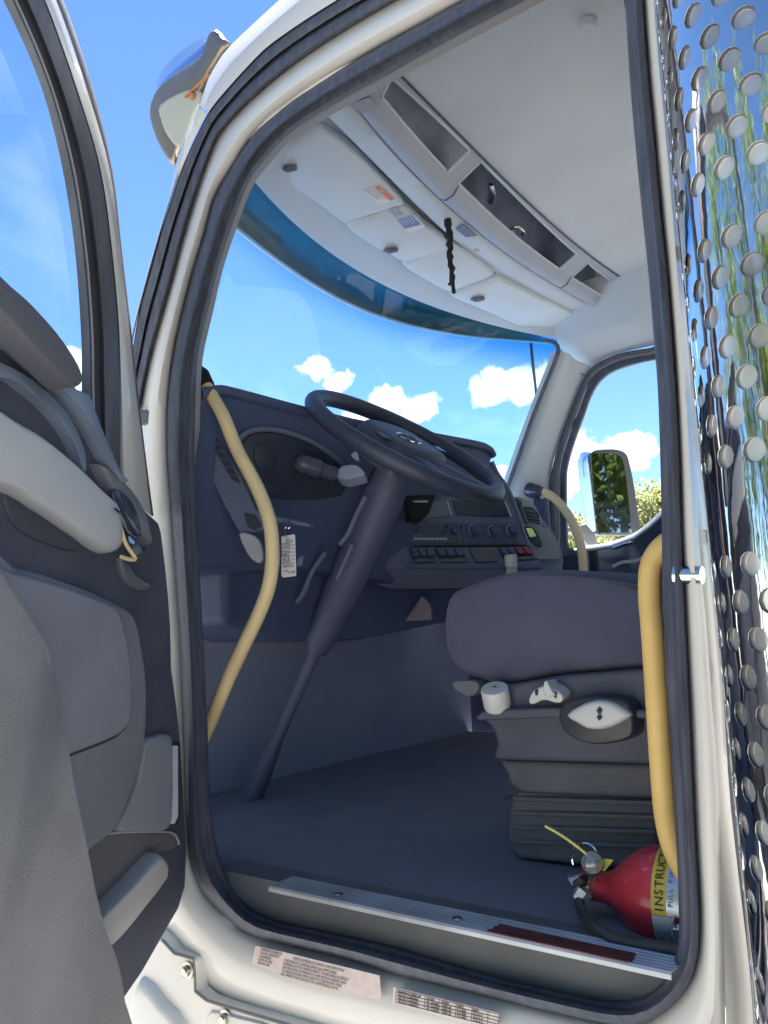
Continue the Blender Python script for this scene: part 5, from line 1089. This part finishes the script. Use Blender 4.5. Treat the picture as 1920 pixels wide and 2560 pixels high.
def crown(mb, rng, base, h, r, nleaf, ls, cl=26):
    cs = []
    for k in range(cl):
        t = rng.random(); rr = r*(math.sin(math.pi*(.15+.8*t))**.7)*rng.uniform(.35, 1); a = rng.uniform(0, 6.283)
        cs.append((Vector((rr*math.cos(a), rr*math.sin(a), h*(.28+.72*t))), r*rng.uniform(.22, .42)))
    for k in range(nleaf):
        c, cr_ = rng.choice(cs); d = Vector((rng.gauss(0, 1), rng.gauss(0, 1), rng.gauss(0, .8))).normalized()*cr_*rng.uniform(.55, 1.05)
        p = base+c+d; n = Vector((rng.gauss(0, 1), rng.gauss(0, 1), rng.gauss(.6, 1))).normalized(); t1 = n.cross(Vector((rng.gauss(0, 1), rng.gauss(0, 1), .1))).normalized(); t2 = n.cross(t1); s_ = ls*rng.uniform(.6, 1.3)
        mb.add([p-t1*s_, p+t2*s_*.5, p+t1*s_, p-t2*s_*.5], [(0, 1, 2, 3)])
    return cs
def trunk(mb, rng, base, h, r, cs):
    mb.tube([base, base+Vector((.05*h*.3, 0, h*.3)), base+Vector((0, .02*h, h*.6)), base+Vector((0, 0, h*.85))], [r, r*.75, r*.5, r*.2], 8)
    for c, _ in cs[:10]: mb.tube([base+Vector((0, 0, max(h*.25, c.z*.6))), base+c*.6+Vector((0, 0, c.z*.3)), base+c], [r*.35, r*.22, r*.08], 5)
def make_tree(loc, h, r, nleaf, ls, lm, label, seed, group):
    rng = random.Random(seed); t = thing('tree', (loc[0], loc[1], 0), label, 'tree', group); b = Vector((loc[0], loc[1], -ZO))
    mb = MB(); cs = crown(mb, rng, b, h, r, nleaf, ls); mb.build('crown', lm, t, smooth=False)
    mb = MB(); trunk(mb, rng, b, h, h*.025, cs); mb.build('trunk', bark, t)
def ground_at(u, dist):
    w_ = ray(u, 1500); w_.z = 0; w_.normalize(); return (w_.x*dist, w_.y*dist)
vt = [(1432, 38, 5.4, 2.4, 'pale tree left of the passenger mirror'), (1488, 44, 6.2, 2.8, 'leafy tree behind the passenger mirror'), (1560, 40, 5.6, 2.5, 'shorter tree just right of the passenger mirror'), (1608, 37, 6.1, 2.5, 'tall round tree at the rear edge of the passenger window'), (1660, 38, 6.6, 2.7, 'broad tree partly hidden by the rear door pillar'),
      (1268, 60, 9.6, 3.0, 'small far tree seen in the low corner of the windshield')]
for i, (u, d_, h_, r_, lb_) in enumerate(vt): make_tree(ground_at(u, d_), h_, r_, 11000, .10, lf1, lb_, 11+i, 'trees beyond the passenger window')
# woods behind and beside the camera: one mass, seen only in the polished steel
rng = random.Random(5); mb = MB()
for k in range(36):
    a = R_(20+k*8)
    if k > 28: a = R_(-110-(k-28)*6)
    d_ = rng.uniform(17, 25); h_ = rng.uniform(9, 15); b = Vector((-d_*math.cos(a-R_(90))*1.0, d_*math.sin(a-R_(90))*0+d_*math.sin(a)*1.0, -ZO))
    b = Vector((d_*math.cos(a), d_*math.sin(a), -ZO)); crown(mb, rng, b, h_, h_*.33, 3600, .17, 24)
    mb.tube([b, b+Vector((0, 0, h_*.7))], [.22, .08], 6)
wd_ = mb.build('woods', lf2, None, smooth=False); setm(wd_, 'stuff')
# white box truck far off, a sliver at the foot of the passenger window
px_, py_ = ground_at(1446, 27); pt_ = thing('parked_truck', (px_, py_, 0), 'white box truck parked far behind the passenger mirror arm', 'truck')
b = Vector((px_, py_, -ZO)); mb = MB(); mb.box(b+Vector((0, 0, 2.1)), 5.5, 2.3, 2.6); mb.build('cargo_box', mat('box_white', (.75, .75, .73), .5, var=.05), pt_, bevel=.04)
mb = MB(); mb.prism([b+Vector((x, -1.05, z)) for x, z in ((2.9, .6), (4.7, .6), (4.75, 1.5), (4.3, 2.5), (2.9, 2.6))], (0, 2.1, 0)); mb.build('cab', paint, pt_, bevel=.06)
mb = MB(); mb.prism([b+Vector((x, 1.06, z)) for x, z in ((3.3, 1.6), (4.4, 1.6), (4.15, 2.35), (3.3, 2.35))], (0, .01, 0)); mb.build('window', gloss_b, pt_)
for x in (-1.6, 3.7):
    for y in (-1.0, 1.0):
        mb = MB(); mb.lathe(b+Vector((x, y-.12, .48)), (0, 1, 0), ((0, .35), (.02, .48), (.22, .48), (.24, .35)), 24); mb.build('wheel', rubber, pt_)

flush_text()
